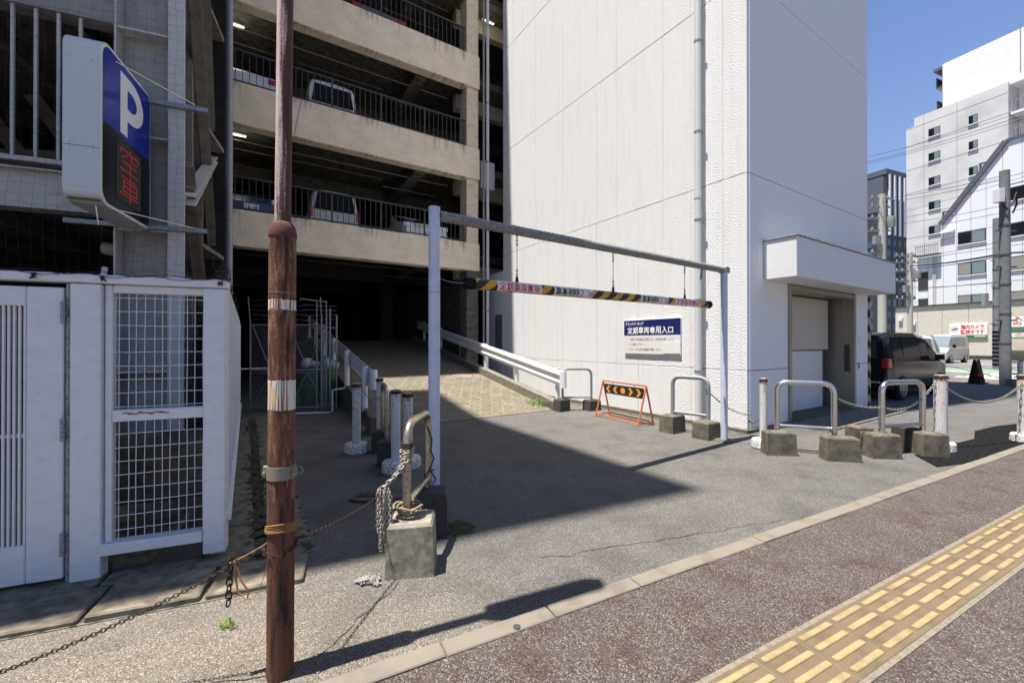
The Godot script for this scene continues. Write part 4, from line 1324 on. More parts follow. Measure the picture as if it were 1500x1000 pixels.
# ---------------------------------------------------------------- white bin-yard fence
func build_white_fence() -> void:
	var f := thing("white_fence", "white painted steel fence with a slatted door and a wire mesh panel", "fence", FF.origin, ANNEX)
	var post := func(x0: float, x1: float, y0: float, y1: float, z0: float, z1: float, called: String, m: Material, parent: Node = null) -> MeshInstance3D:
		var s := sst()
		box(s, Vector3((x0 + x1) / 2, (y0 + y1) / 2, (z0 + z1) / 2), Vector3(absf(x1 - x0), y1 - y0, absf(z1 - z0)), 0.006)
		return obj(called, s, m, parent if parent else f)
	post.call(-0.79, -0.635, 0.02, 1.93, -0.1, 0.0, "post", M.fence)
	post.call(-0.815, -0.795, 0.02, 1.93, -0.06, -0.012, "door_jamb", M.grimy)
	post.call(-0.085, 0.045, 0.08, 1.93, -0.1, 0.003, "post", M.fence)
	post.call(-2.4, 0.05, 1.935, 1.99, -0.11, 0.012, "top_rail", M.fence)
	# mesh panel
	post.call(-0.63, -0.59, 0.24, 1.93, -0.09, -0.03, "panel_frame", M.fence)
	post.call(-0.588, -0.087, 1.88, 1.932, -0.09, -0.03, "panel_frame", M.fence)
	post.call(-0.588, -0.087, 1.03, 1.105, -0.09, -0.02, "mid_rail", M.fence)
	post.call(-0.645, -0.087, 0.17, 0.245, -0.09, 0.01, "bottom_rail", M.fence)
	for k in 11:
		var s := sst()
		var x := -0.565 + k * 0.0465 + 0.003 * sin(k * 2.0)
		for y in [[0.245, 1.03], [1.105, 1.88]]:
			tube(s, [Vector3(x, y[0], -0.055), Vector3(x + 0.004 * sin(k * 1.7), (y[0] + y[1]) / 2, -0.055), Vector3(x + 0.002, y[1], -0.055)], 0.0026, 6, false)
		obj("mesh_wire", s, M.fence, f)
	for k in 18:
		var y := 0.31 + k * 0.0905
		if absf(y - 1.07) < 0.05: continue
		var s := sst()
		tube(s, [Vector3(-0.59, y, -0.051), Vector3(-0.34, y + 0.004 * sin(k * 2.0), -0.05), Vector3(-0.087, y + 0.002, -0.051)], 0.0026, 6, false)
		obj("mesh_wire", s, M.fence, f)
	# rust on the middle rail
	var ru := sst()
	for k in 9: box(ru, Vector3(-0.52 + k * 0.028, 1.085 - 0.004 * (k % 3), -0.0185), Vector3(0.026, 0.008 + 0.006 * (k % 2), 0.003))
	obj("rust_stain", ru, mat(0.28, 0.12, 0.05, 0.9), f)
	# door
	var d := post.call(-1.0, -0.825, 0.06, 1.90, -0.06, -0.012, "door", M.fence) as MeshInstance3D
	post.call(-1.9, -1.002, 1.78, 1.90, -0.06, -0.012, "door_rail", M.fence, d)
	post.call(-1.9, -1.002, 0.06, 0.30, -0.06, -0.012, "door_rail", M.fence, d)
	post.call(-1.9, -1.78, 0.302, 1.778, -0.06, -0.012, "door_rail", M.fence, d)
	post.call(-1.78, -1.002, 0.96, 0.985, -0.055, -0.04, "door_rail", M.fence, d)
	post.call(-2.4, -1.92, 0.05, 1.93, -0.1, 0.0, "post", M.fence)
	for k in 32:
		var s := sst()
		box(s, Vector3(-1.014 - k * 0.0245, 1.04, -0.035), Vector3(0.011, 1.48, 0.014))
		obj("slat", s, M.fence, d)
	for y in [1.74, 1.0, 0.28]:
		var s := sst()
		box(s, Vector3(-0.82, y, -0.006), Vector3(0.032, 0.022, 0.01))
		for q in 5: tube(s, [Vector3(-0.82, y - 0.07 + q * 0.029, 0.004), Vector3(-0.82, y - 0.044 + q * 0.029, 0.004)], 0.012, 10)
		obj("hinge", s, M.galv, d)
	# things dimly seen inside
	var ins := sst()
	box(ins, Vector3(-0.5, 0.55, -0.75), Vector3(0.7, 0.5, 0.35), 0.03)
	var ib := obj("storage_bin", ins, M.dirty_block)
	ib.transform = FF
	tag(ib, "dim grey bin standing behind the white wire mesh", "bin")
	ins = sst()
	box(ins, FF * Vector3(-1.55, 0.02, -1.0), Vector3(2.2, 0.1, 1.7), 0.0, FF.basis)
	ground("enclosure_floor", ins, M.drain)
	# side run towards the wire gate
	var k := FF.affine_inverse() * Transform3D(TF.basis, FF.origin)
	for i in 6:
		var p := sst()
		box(p, k * Vector3(0.0, 1.0, -0.15 - i * 1.2), Vector3(0.09, 1.96, 0.09), 0.006, k.basis)
		obj("post", p, M.fence, f)
	for i in 6:
		p_panel(f, k, i)
	var tr := sst()
	box(tr, k * Vector3(-0.0, 1.97, -3.3), Vector3(0.10, 0.05, 6.6), 0.006, k.basis)
	obj("top_rail", tr, M.fence, f)
	var br := sst()
	box(br, k * Vector3(0.055, 0.30, -3.3), Vector3(0.05, 0.06, 6.5), 0.006, k.basis)
	obj("bottom_rail", br, M.fence, f)
	# barbed wire tangled along the top
	var w := sst()
	for j in 4:
		var pts := []
		for i in 60:
			var t := i * 0.11
			pts.append(FF.origin + TF.basis * Vector3(0.04 * sin(t * 7.0 + j * 2), 2.03 + 0.05 * j + 0.035 * sin(t * 11.0 + j), -0.1 - t))
		tube(w, pts, 0.003, 4, false)
		for i in 40:
			var q: Vector3 = pts[int(i * 1.45)]
			for e in 2:
				var v := Vector3(rng.randf_range(-1, 1), rng.randf_range(-1, 1), rng.randf_range(-1, 1)).normalized() * 0.025
				tube(w, [q - v, q + v], 0.0018, 3, false)
	for j in 2:
		var pts := []
		for i in 40: pts.append(FF * Vector3(0.05 - i * 0.05, 1.985 + 0.012 * sin(i * 0.9 + j * 2) + 0.01 * j, 0.02 + 0.006 * sin(i * 1.7)))
		tube(w, pts, 0.0022, 4, false)
	for x in [-0.95, -0.62, 0.02]:
		for j in 12:
			var v := Vector3(rng.randf_range(-1, 1), rng.randf_range(-1, 1), rng.randf_range(-0.3, 0.3)) * 0.02
			var q: Vector3 = FF * Vector3(x, 1.965, 0.022)
			tube(w, [q - v, q + v * 1.2], 0.0025, 3, false)
	tag(obj("barbed_wire", w, M.cable), "tangled barbed wire along the top of the white fence", "wire")

func p_panel(f: Node3D, k: Transform3D, i: int) -> void:
	var z0 := -0.2 - i * 1.2
	var s := sst()
	box(s, k * Vector3(0.035, 1.13, z0 - 0.55), Vector3(0.012, 1.62, 1.08), 0.003, k.basis * Basis(Vector3.UP, 0.02 * sin(i * 2.2)))
	var o := obj("sheet_panel", s, M.fence, f)
	for j in 3:
		s = sst()
		box(s, k * Vector3(0.047, 1.13, z0 - 0.22 - j * 0.33), Vector3(0.02, 1.6, 0.03), 0.004, k.basis)
		obj("rib", s, M.fence, o)

# ---------------------------------------------------------------- projecting P sign
func build_p_sign() -> void:
	var p := thing("parking_sign", "projecting box sign with a white P on blue above a red dot display", "sign", AF.origin, ANNEX)
	var outline := PackedVector2Array()
	var rr := 0.13
	for c in [[1.076 - rr, 4.50 - rr, 0.0], [rr * 0.3, 4.50 - rr * 0.3, 1.0], [rr * 0.3, 2.9 + rr * 0.3, 2.0], [1.076 - rr, 2.9 + rr, 3.0]]:
		var r := rr if c[2] in [0.0, 3.0] else rr * 0.3
		for q in 7:
			var a: float = (c[2] + q / 6.0) * PI / 2
			outline.append(Vector2(c[0] + r * cos(a), c[1] + r * sin(a)))
	var face := Transform3D(Basis(Vector3(0, 0, 1), Vector3.UP, Vector3(-1, 0, 0)), Vector3.ZERO)   # polygon (z, y), pushed along -x
	var s := sst()
	prism(s, outline, 0.267, 0.547, face)
	var body := obj("case", s, M.alu, p)
	# ribs of the front edge
	s = sst()
	for i in 18:
		var x := -0.275 - i * 0.0155
		box(s, Vector3(x, 3.7, 1.0765), Vector3(0.006, 1.36, 0.005))
	obj("ribs", s, M.alu, body)
	s = sst()
	box(s, Vector3(-0.407, 3.42, 1.0795), Vector3(0.27, 0.004, 0.002))
	obj("seam", s, M.dark_steel, body)
	for q in [[-0.33, 4.25], [-0.5, 4.27], [-0.33, 3.46], [-0.5, 3.46], [-0.33, 3.38], [-0.5, 3.38]]:
		var b := sst()
		lathe(b, [Vector2(0.011, 0), Vector2(0.009, 0.006), Vector2(0, 0.007)], 8)
		var o := obj("screw", b, M.stainless, body, Vector3(q[0], q[1], 1.079))
		o.rotation.x = PI / 2
	s = sst()
	box(s, Vector3(-0.407, 2.93, 1.0), Vector3(0.24, 0.02, 0.12), 0.008)
	obj("drip_stain", s, mat(0.22, 0.17, 0.10, 0.9), body)
	# printed face
	var inset := PackedVector2Array()
	for v in outline: inset.append(Vector2(lerpf(v.x, 0.538, 0.05), lerpf(v.y, 3.7, 0.035)))
	var idx := Geometry2D.triangulate_polygon(inset)
	for side in [[-0.2635, 1.0], [-0.5505, -1.0]]:
		s = sst()
		for t in range(0, idx.size(), 3):
			var pts := []
			var uv := []
			for q in 3:
				var v := inset[idx[t + q]]
				pts.append(Vector3(side[0], v.y, v.x))
				var u := (1.05 - v.x) / 1.03
				uv.append(Vector2(u if side[1] > 0 else 1.0 - u, (4.472 - v.y) / 1.545))
			var n := Vector3(side[1], 0, 0)
			tri(s, pts, [n, n, n], uv)
		obj("sign_face", s, M.p_sign, p)
	# display: a dark recess with two dot-matrix characters
	s = sst()
	box(s, Vector3(-0.262, 3.34, 0.535), Vector3(0.008, 0.62, 0.54), 0.003)
	var disp := obj("led_display", s, M.dark, p)
	s = sst()
	for cidx in 2:
		var img := Image.create(16, 16, false, Image.FORMAT_RGB8)
		write(img, "空" if cidx == 0 else "車", Vector2(0.3, 0.3), Vector2(15.4, 15.4), 0.9, Color.WHITE)
		for y in 16:
			for x in 16:
				if img.get_pixel(x, y).r > 0.5:
					box(s, Vector3(-0.2565, 3.62 - cidx * 0.29 - y * 0.0175, 0.535 + (7.5 - x) * 0.029), Vector3(0.003, 0.006, 0.009))
	obj("led_dots", s, M.led, disp)
	# arms and stay wires
	for y in [2.93, 4.43]:
		s = sst()
		box(s, Vector3(-0.35, y, 0.07), Vector3(1.35, 0.05, 0.006))
		box(s, Vector3(-0.35, y - 0.025, 0.045), Vector3(1.35, 0.006, 0.05))
		obj("arm", s, M.galv, p)
	s = sst()
	for q in [[Vector3(-0.3, 4.42, 0.86), Vector3(0.2, 4.46, 0.08)], [Vector3(-0.36, 2.9, 0.95), Vector3(-0.36, 2.72, 0.9)], [Vector3(-0.3, 2.9, 0.9), Vector3(0.2, 2.95, 0.08)]]:
		s = sst()
		tube(s, q, 0.006, 6)
		obj("stay", s, M.stainless, p)
	s = sst()
	bar(s, Vector3(-0.3, 2.92, 0.1), Vector3(-0.3, 2.92, -0.02), 0.06, 0.1)
	obj("bracket", s, M.galv, p)

# ---------------------------------------------------------------- height-limit gate
func build_gate() -> void:
	var a := Vector3(-0.70, 0, -3.75)
	var b := Vector3(3.36, 0, -6.60)
	var dir := (b - a).normalized()
	var g := thing("height_gate", "pale blue-white steel gate frame of two posts and a wrapped crossbeam", "gate", a)
	var s := sst()
	tube(s, [Vector3(0, 0, 0), Vector3(0, 2.77, 0)], 0.052, 20)
	var lp := obj("post", s, M.gate_paint, g)
	s = sst()
	tube(s, [b - a, b - a + Vector3(0, 2.74, 0)], 0.052, 20)
	obj("post", s, M.gate_paint, g)
	s = sst()
	tube(s, [Vector3(0, 2.0, 0), Vector3(0, 2.005, 0)], 0.054, 20)
	obj("joint", s, M.grey_pipe, lp)
	# crossbeam wound with a ribbed wrap
	var pts := []
	var rad := []
	var n := 340
	var l := a.distance_to(b) - 0.02
	for i in n + 1:
		pts.append(dir * (0.05 + l * i / n) + Vector3(0, 2.70, 0))
		rad.append(0.046 + (0.004 if i % 4 < 2 else 0.0))
	s = sst()
	tube(s, pts, rad, 14)
	obj("crossbeam", s, M.wrap, g)
	s = sst()
	box(s, b - a + Vector3(0, 2.70, 0), Vector3(0.13, 0.09, 0.13), 0.01, Basis(Vector3.UP, 0.61))
	bar(s, b - a + dir * -0.62 + Vector3(0, 2.66, 0), b - a + dir * -0.66 + Vector3(0, 2.5, 0), 0.02, 0.02)
	obj("end_fitting", s, M.galv, g)
	s = sst()
	lathe(s, [Vector2(0.16, 0), Vector2(0.15, 0.02), Vector2(0.06, 0.03), Vector2(0, 0.03)], 16, b - a)
	obj("foot", s, M.dirty_block, g)
	# the hanging bar
	var p0 := Vector3(-0.408, 2.115, -3.955)
	var p1 := Vector3(2.965, 2.13, -6.32)
	var h := thing("height_bar", "hanging round bar striped black and amber with red and black lettering, 2.1m", "height bar", p0)
	var d := p1 - p0
	var t := d.normalized()
	var side := Vector3.UP.cross(t).normalized()     # away from the street
	if side.z < 0: side = -side
	s = sst()
	var nseg := 24
	var r := 0.054
	for i in nseg:
		var a0 := TAU * i / nseg
		var a1 := TAU * (i + 1) / nseg
		# angle 0 faces the street side, positive goes up
		var q := []
		for e in [a0, a1]:
			q.append(side * cos(e - PI) + Vector3.UP * sin(e - PI))
		var v0 := 1.0 - float(i) / nseg
		var v1 := 1.0 - float(i + 1) / nseg
		tri(s, [q[0] * r, d + q[0] * r, d + q[1] * r], [q[0], q[0], q[1]], [Vector2(0, v0), Vector2(1, v0), Vector2(1, v1)])
		tri(s, [q[0] * r, d + q[1] * r, q[1] * r], [q[0], q[1], q[1]], [Vector2(0, v0), Vector2(1, v1), Vector2(0, v1)])
	obj("bar", s, M.bar_wrap, h)
	for e in [[Vector3.ZERO, -1.0], [d, 1.0]]:
		s = sst()
		tube(s, [e[0] - t * 0.05 * e[1], e[0] + t * 0.045 * e[1]], 0.058, 20)
		obj("end_cap", s, M.black, h)
	s = sst()
	tube(s, [d * 0.50, d * 0.50 + t * 0.02], 0.056, 20)
	obj("joint", s, M.grey_pipe, h)
	var beam_y := 2.66
	for f in [0.136, 0.489, 0.856]:
		var q: Vector3 = d * f
		s = sst()
		tube(s, [q + Vector3(0, 0.05, 0), q + Vector3(0, 0.11, 0)], [0.018, 0.014], 10)
		tube(s, [q + Vector3(0, 0.11, 0), q + Vector3(0, beam_y - p0.y - 0.0, 0)], 0.0035, 5)
		links(s, [q + Vector3(0, 0.11, 0), q + Vector3(0, 0.2, 0)], 0.03, 0.003)
		links(s, [q + Vector3(0, 0.42, 0), q + Vector3(0, beam_y - p0.y, 0)], 0.03, 0.003)
		obj("hanger", s, M.cable, h)
	s = sst()
	tube(s, sag(Vector3(-0.65, 2.13, -3.75) - p0, Vector3(-0.03, 0.0, 0.02), 0.015), 0.004, 5)
	obj("tether", s, M.grey_cable, h)

# ---------------------------------------------------------------- chain-link gate at the back left
func build_chain_gate() -> void:
	var o := Vector3(-6.0, 0, -9.55)
	var g := thing("wire_gate", "grey chain-link gate with diagonal braces at the far end of the white fence", "gate", o, 0.09)
	var f := sst()
	for x in [0.0, 0.92, 1.62]: tube(f, [Vector3(x, 0.02, 0), Vector3(x, 1.98, 0)], 0.022, 10)
	for y in [0.06, 0.92, 1.96]: tube(f, [Vector3(0, y, 0), Vector3(1.62, y, 0)], 0.02, 10)
	for y in [0.92]: tube(f, [Vector3(0, y - 0.06, 0), Vector3(1.62, y - 0.06, 0)], 0.014, 8)
	obj("gate_frame", f, M.galv, g)
	f = sst()
	for x in [0.46, 1.27]:
		for e in [-0.4, 0.4]:
			tube(f, [Vector3(x, 0.92, 0.02), Vector3(x + e, 1.94, 0.02)], 0.011, 6)
			tube(f, [Vector3(x, 0.86, 0.02), Vector3(x + e, 0.08, 0.02)], 0.011, 6)
	obj("brace", f, M.galv, g)
	f = sst()
	for dirx in [1.0, -1.0]:
		for k in 60:
			var x0 := -1.9 + k * 0.065
			var a := Vector2(x0, 0.06)
			var b := Vector2(x0 + 1.9, 1.96)
			if dirx < 0:
				a.x = 1.62 - a.x
				b.x = 1.62 - b.x
			var lo := 0.0
			var hi := 1.0
			for lim in [0.0, 1.62]:
				var tt: float = (lim - a.x) / (b.x - a.x)
				if (lim == 0.0) == (b.x > a.x): lo = maxf(lo, tt)
				else: hi = minf(hi, tt)
			if hi - lo < 0.02: continue
			var p := a.lerp(b, lo)
			var q := a.lerp(b, hi)
			tube(f, [Vector3(p.x, p.y, 0.005 * dirx), Vector3(q.x, q.y, 0.005 * dirx)], 0.0028, 4, false)
	var mesh := obj("chain_link", f, M.galv, g)
	mesh.set_meta("kind", "stuff")
	# barbed strands above
	f = sst()
	for j in 5:
		var pts := []
		for i in 20: pts.append(Vector3(0.05 + i * 0.083, 2.08 + j * 0.11 + 0.012 * sin(i * 1.1 + j), 0.0 + 0.02 * j))
		tube(f, pts, 0.0035, 4, false)
		for i in 20:
			var v := Vector3(rng.randf_range(-1, 1), rng.randf_range(-1, 1), 0).normalized() * 0.022
			tube(f, [pts[i] - v, pts[i] + v], 0.002, 3, false)
	obj("barbed_strand", f, M.galv, g)
	f = sst()
	for x in [0.0, 0.8, 1.58]: tube(f, [Vector3(x, 1.98, 0), Vector3(x, 2.6, 0.1)], 0.014, 6)
	obj("strand_post", f, M.galv, g)
	# side leaf folded back to the ramp wall
	var s := thing("mesh_fence", "narrow galvanised wire panel with upright posts beside the ramp wall", "fence", Vector3(-4.50, 0, -9.6), 0.45)
	f = sst()
	for x in [0.0, 0.1, 0.2, 0.28, 0.42]: tube(f, [Vector3(x, 0.02, 0), Vector3(x, 2.0 + 0.35 * sin(x * 6.0), 0)], 0.02, 8)
	for y in [0.12, 0.95, 1.9]: tube(f, [Vector3(0, y, 0), Vector3(0.42, y, 0)], 0.014, 8)
	obj("posts", f, M.galv, s)
	f = sst()
	tube(f, [Vector3(-0.35, 2.55, 0), Vector3(0.2, 2.5, 0)], 0.016, 6)
	for x in [0.0, 0.2]: tube(f, [Vector3(x, 2.0, 0), Vector3(x, 2.52, 0)], 0.014, 6)
	for j in 4: tube(f, [Vector3(-0.3, 2.06 + j * 0.12, 0.01), Vector3(0.42, 2.1 + j * 0.1, 0.05)], 0.004, 4)
	obj("top_arm", f, M.galv, s)
	# low pipe on the ramp side
	f = sst()
	tube(f, [Vector3(-4.9, 0.03, -8.9), Vector3(-4.0, 0.03, -9.1), Vector3(-3.92, 0.06, -9.1), Vector3(-3.92, 0.52, -9.1), Vector3(-3.7, 0.55, -9.2)], 0.022, 8)
	tag(obj("conduit_pipe", f, M.pipe), "thin pale pipe bent up against the left side of the ramp", "pipe")
	# green drums with rubbish bags behind the gate
	for k in 2:
		var b := thing("green_drum", ["green drum with pale plastic bags on top, behind the wire gate", "second green drum behind the wire gate, nearer the ramp"][k], "drum", Vector3(-5.0 + k * 0.42, 0, -10.3 - 0.1 * k), 0.3, "drums behind the wire gate")
		f = sst()
		lathe(f, [Vector2(0, 0.02), Vector2(0.2, 0.02), Vector2(0.21, 0.06), Vector2(0.205, 0.4), Vector2(0.215, 0.42), Vector2(0.205, 0.45), Vector2(0.205, 0.85), Vector2(0.22, 0.88), Vector2(0.2, 0.92), Vector2(0, 0.92)], 20)
		obj("drum", f, M.bin_green, b)
		f = sst()
		for q in 3: blob(f, Vector3(0.12 * cos(q * 2.1), 1.0 + 0.03 * q, 0.12 * sin(q * 2.1)), Vector3(0.13, 0.11, 0.12), 5 + q + k * 4)
		obj("bag", f, M.bag, b)

func blob(st: SurfaceTool, c: Vector3, r: Vector3, sd: int, nu := 14, nv := 9, rough := 0.22) -> void:
	var f := FastNoiseLite.new()
	f.seed = sd
	f.frequency = 1.7
	var at := func(i: int, j: int) -> Vector3:
		var a := TAU * (i % nu) / nu
		var b := PI * j / nv
		var d := Vector3(cos(a) * sin(b), cos(b), sin(a) * sin(b))
		return c + d * r * (1.0 + rough * f.get_noise_3dv(d * 1.6) * 2.0)
	for i in nu:
		for j in nv:
			var p := [at.call(i, j), at.call(i + 1, j), at.call(i + 1, j + 1), at.call(i, j + 1)]
			var n := []
			for q in p: n.append(((q - c) / r).normalized())
			tri(st, [p[0], p[1], p[2]], [n[0], n[1], n[2]], [Vector2.ZERO, Vector2.RIGHT, Vector2.ONE])
			tri(st, [p[0], p[2], p[3]], [n[0], n[2], n[3]], [Vector2.ZERO, Vector2.ONE, Vector2.DOWN])

# ---------------------------------------------------------------- rusty pole in front
func build_rust_pole() -> void:
	var p := thing("rusty_pole", "rusty brown round street pole with worn white bands, thinner above", "pole", Vector3(-1.086, 0, -1.957))
	p.rotation.z = -0.004
	var s := sst()
	var pts := []
	var rad := []
	for i in 13:
		pts.append(Vector3(0, 2.055 * i / 12, 0))
		rad.append(0.0575)
	tube(s, pts, rad, 28, true, 0.0, 1.0)
	var low := obj("lower_pole", s, M.pole, p)
	s = sst()
	var sh := []
	for k in 9:
		var a := PI / 2 * k / 8
		sh.append(Vector2(0.035 + 0.025 * cos(a) if k < 8 else 0.034, 2.05 + 0.065 * sin(a)))
	lathe(s, [Vector2(0.0575, 2.04), Vector2(0.060, 2.045), Vector2(0.060, 2.052)] + sh, 28)
	obj("shoulder", s, world_tex(mat(1, 1, 1, 0.9), ntex(65, 0.06, [[0.0, 0.035, 0.014, 0.012], [0.45, 0.10, 0.036, 0.026], [1.0, 0.17, 0.07, 0.05]], 256), 5.0), p)
	s = sst()
	tube(s, [Vector3(0, 2.1, 0), Vector3(0.006, 3.2, 0), Vector3(0.012, 3.85, 0), Vector3(0.02, 6.3, 0)], 0.0345, 22, true, 0.0, 3.0)
	obj("upper_pole", s, M.pole_thin, p)
	# the slim box sign up the pole whose shadow lies on the asphalt
	s = sst()
	box(s, Vector3(0.02, 5.05, 0), Vector3(0.15, 2.4, 0.15), 0.02)
	obj("upright_sign", s, M.white, p)
	s = sst()
	tube(s, [Vector3(0, 1.78, 0), Vector3(0, 1.783, 0)], 0.0585, 28)
	obj("weld_seam", s, M.steel_brown, low)
	# steel clamp
	s = sst()
	tube(s, [Vector3(0, 0.92, 0), Vector3(0, 0.98, 0)], 0.061, 28)
	for sg in [-1.0, 1.0]:
		box(s, Vector3(sg * 0.068, 0.952, 0.012), Vector3(0.02, 0.05, 0.012), 0.003)
		tube(s, [Vector3(sg * 0.07, 0.945, 0.0), Vector3(sg * 0.07, 0.945, 0.03)], 0.007, 8)
	var rp := []
	for k in 15: rp.append(Vector3(0.082 + 0.018 * cos(TAU * k / 14), 0.955 + 0.018 * sin(TAU * k / 14), 0.0))
	tube(s, rp, 0.003, 5, false)
	obj("clamp", s, mat(0.24, 0.21, 0.17, 0.55, 0.2), p)
	# orange wire wound round it
	s = sst()
	pts = []
	for i in 90:
		var a := i * 0.33
		pts.append(Vector3(cos(a) * 0.0605, 0.668 + 0.02 * sin(a + 0.5) + i * 0.0004, sin(a) * 0.0605))
	tube(s, pts, 0.003, 5, false)
	for j in 3:
		pts = []
		for i in 21: pts.append(Vector3(cos(TAU * i / 20) * 0.062, 0.672 + 0.008 * j + (0.014 - 0.008 * j) * sin(TAU * i / 20 + j), sin(TAU * i / 20) * 0.062))
		tube(s, pts, 0.003, 5, false)
	tag(obj("orange_wire", s, M.orange_rope, null, p.position), "orange wire wound several times round the rusty pole", "wire")
	# chain ring round it, and the chain either side
	s = sst()
	pts = []
	for i in 25: pts.append(p.position + Vector3(cos(TAU * i / 24) * 0.064, 0.60 - 0.02 * sin(TAU * i / 24), sin(TAU * i / 24) * 0.064))
	links(s, pts, 0.026, 0.0024)
	links(s, sag(Vector3(-3.3, 0.0, -1.5), Vector3(-1.15, 0.60, -1.95), 0.15), 0.026, 0.0024)
	links(s, sag(Vector3(-1.03, 0.62, -1.98), Vector3(-0.87, 0.54, -2.82), 0.03), 0.026, 0.0024)
	tag(obj("rusty_chain", s, M.rust_chain), "rusty brown chain running from the left edge round the pole to the chain bundle", "chain")
	s = sst()
	tube(s, sag(Vector3(-1.31, 0.53, -1.93), Vector3(-1.145, 0.615, -1.95), 0.005), 0.0035, 5, false)
	pts = []
	for q in [[0.0, 0.0], [-0.005, -0.075], [0.01, -0.155], [0.05, -0.19], [0.06, -0.155], [0.025, -0.105], [0.005, -0.035]]: pts.append(Vector3(-1.27 + q[0], 0.56 + q[1], -1.92))
	tube(s, pts, 0.0042, 5, false)
	pts = []
	for i in 30: pts.append(Vector3(-1.22 + 0.10 * i / 29.0, 0.37 + 0.2 * pow(i / 29.0, 1.5) - 0.03 * sin(PI * i / 29.0), -1.93))
	tube(s, pts, 0.0015, 4, false)
	tag(obj("knotted_rope", s, M.orange_rope), "orange cord knotted and hanging from the chain left of the rusty pole", "rope")
	s = sst()
	links(s, [Vector3(-1.30, 0.54, -1.925), Vector3(-1.305, 0.34, -1.92)], 0.042, 0.004)
	tag(obj("hanging_chain", s, M.rust_chain), "short length of dark chain hanging down left of the rusty pole", "chain")

# ---------------------------------------------------------------- bollards, hoop guards, chains, folding barrier
func bollard(label: String, at: Vector3, h: float, r: float, m: Material, base: bool, group := "white bollards") -> Node3D:
	var b := thing("bollard", label, "bollard", at, rng.randf_range(0, TAU), group)
	var s := sst()
	tube(s, [Vector3(0, 0.02, 0), Vector3(0, h - 0.012, 0), Vector3(0, h, 0)], [r, r, r * 0.9], 20, true, 0.0, 1.0)
	obj("post", s, m, b)
	s = sst()
	tube(s, [Vector3(0, h - 0.05, 0), Vector3(0, h - 0.02, 0)], r + 0.006, 18)
	for k in 2: tube(s, [Vector3((r + 0.005) * (1 - 2 * k), h - 0.035, 0), Vector3((r + 0.03) * (1 - 2 * k), h - 0.035, 0)], 0.008, 8)
	obj("collar", s, M.rust_chain if m == M.chipped_bad or h > 0.98 else M.galv, b)
	if base:
		s = sst()
		lathe(s, [Vector2(0.15, 0.0), Vector2(0.165, 0.02), Vector2(0.16, 0.11), Vector2(0.145, 0.135), Vector2(0, 0.14)], 22)
		obj("base", s, M.chip_base, b)
	return b

func hoop(label: String, a: Vector3, b: Vector3, h: float, y0: float, r: float, m: Material, low: float) -> Node3D:
	var g := thing("hoop_guard", label, "guard", a, 0.0, "hoop guards")
	var d := b - a
	var t := d.normalized()
	var c := 0.15
	var pts := [Vector3(0, y0, 0)]
	pts.append_array(arc(Vector3(0, h - c, 0), Vector3(0, h, 0), Vector3(0, h, 0) + t * c, 8))
	pts.append_array(arc(d + Vector3(0, h, 0) - t * c, d + Vector3(0, h, 0), d + Vector3(0, h - c, 0), 8))
	pts.append(d + Vector3(0, y0, 0))
	var s := sst()
	tube(s, pts, r, 18)
	obj("hoop", s, m, g)
	s = sst()
	tube(s, [Vector3(0, low, 0), d + Vector3(0, low, 0)], r * 0.75, 14)
	obj("crossbar", s, m, g)
	return g

func block(label: String, at: Vector3, size: Vector3, turn: float, m: Material) -> Node3D:
	var s := sst()
	var w := Vector3(size.x, size.y, size.z) / 2
	# tapered: narrower at the top
	var k := 0.93
	var lo := [Vector3(-w.x, 0, -w.z), Vector3(w.x, 0, -w.z), Vector3(w.x, 0, w.z), Vector3(-w.x, 0, w.z)]
	var bv := 0.014
	for i in 4: lo[i] += Vector3(rng.randf_range(-1, 1), 0, rng.randf_range(-1, 1)) * 0.011
	var mid := []
	var top := []
	for v in lo:
		mid.append(Vector3(v.x * k, size.y - bv - rng.randf() * 0.012, v.z * k))
		top.append(Vector3(v.x * k - signf(v.x) * bv, size.y, v.z * k - signf(v.z) * bv))
	for i in 4:
		var j := (i + 1) % 4
		var out: Vector3 = lo[i] + lo[j]
		quad(s, lo[i], lo[j], mid[j], mid[i], out, Rect2(0, 0, 1, 1))
		quad(s, mid[i], mid[j], top[j], top[i], out.normalized() + Vector3.UP, Rect2(0, 0, 1, 1))
	quad(s, top[0], top[1], top[2], top[3], Vector3.UP)
	var o := obj("concrete_block", s, m, null, at)
	o.rotation.y = turn
	tag(o, label, "block", "concrete base blocks")
	return o

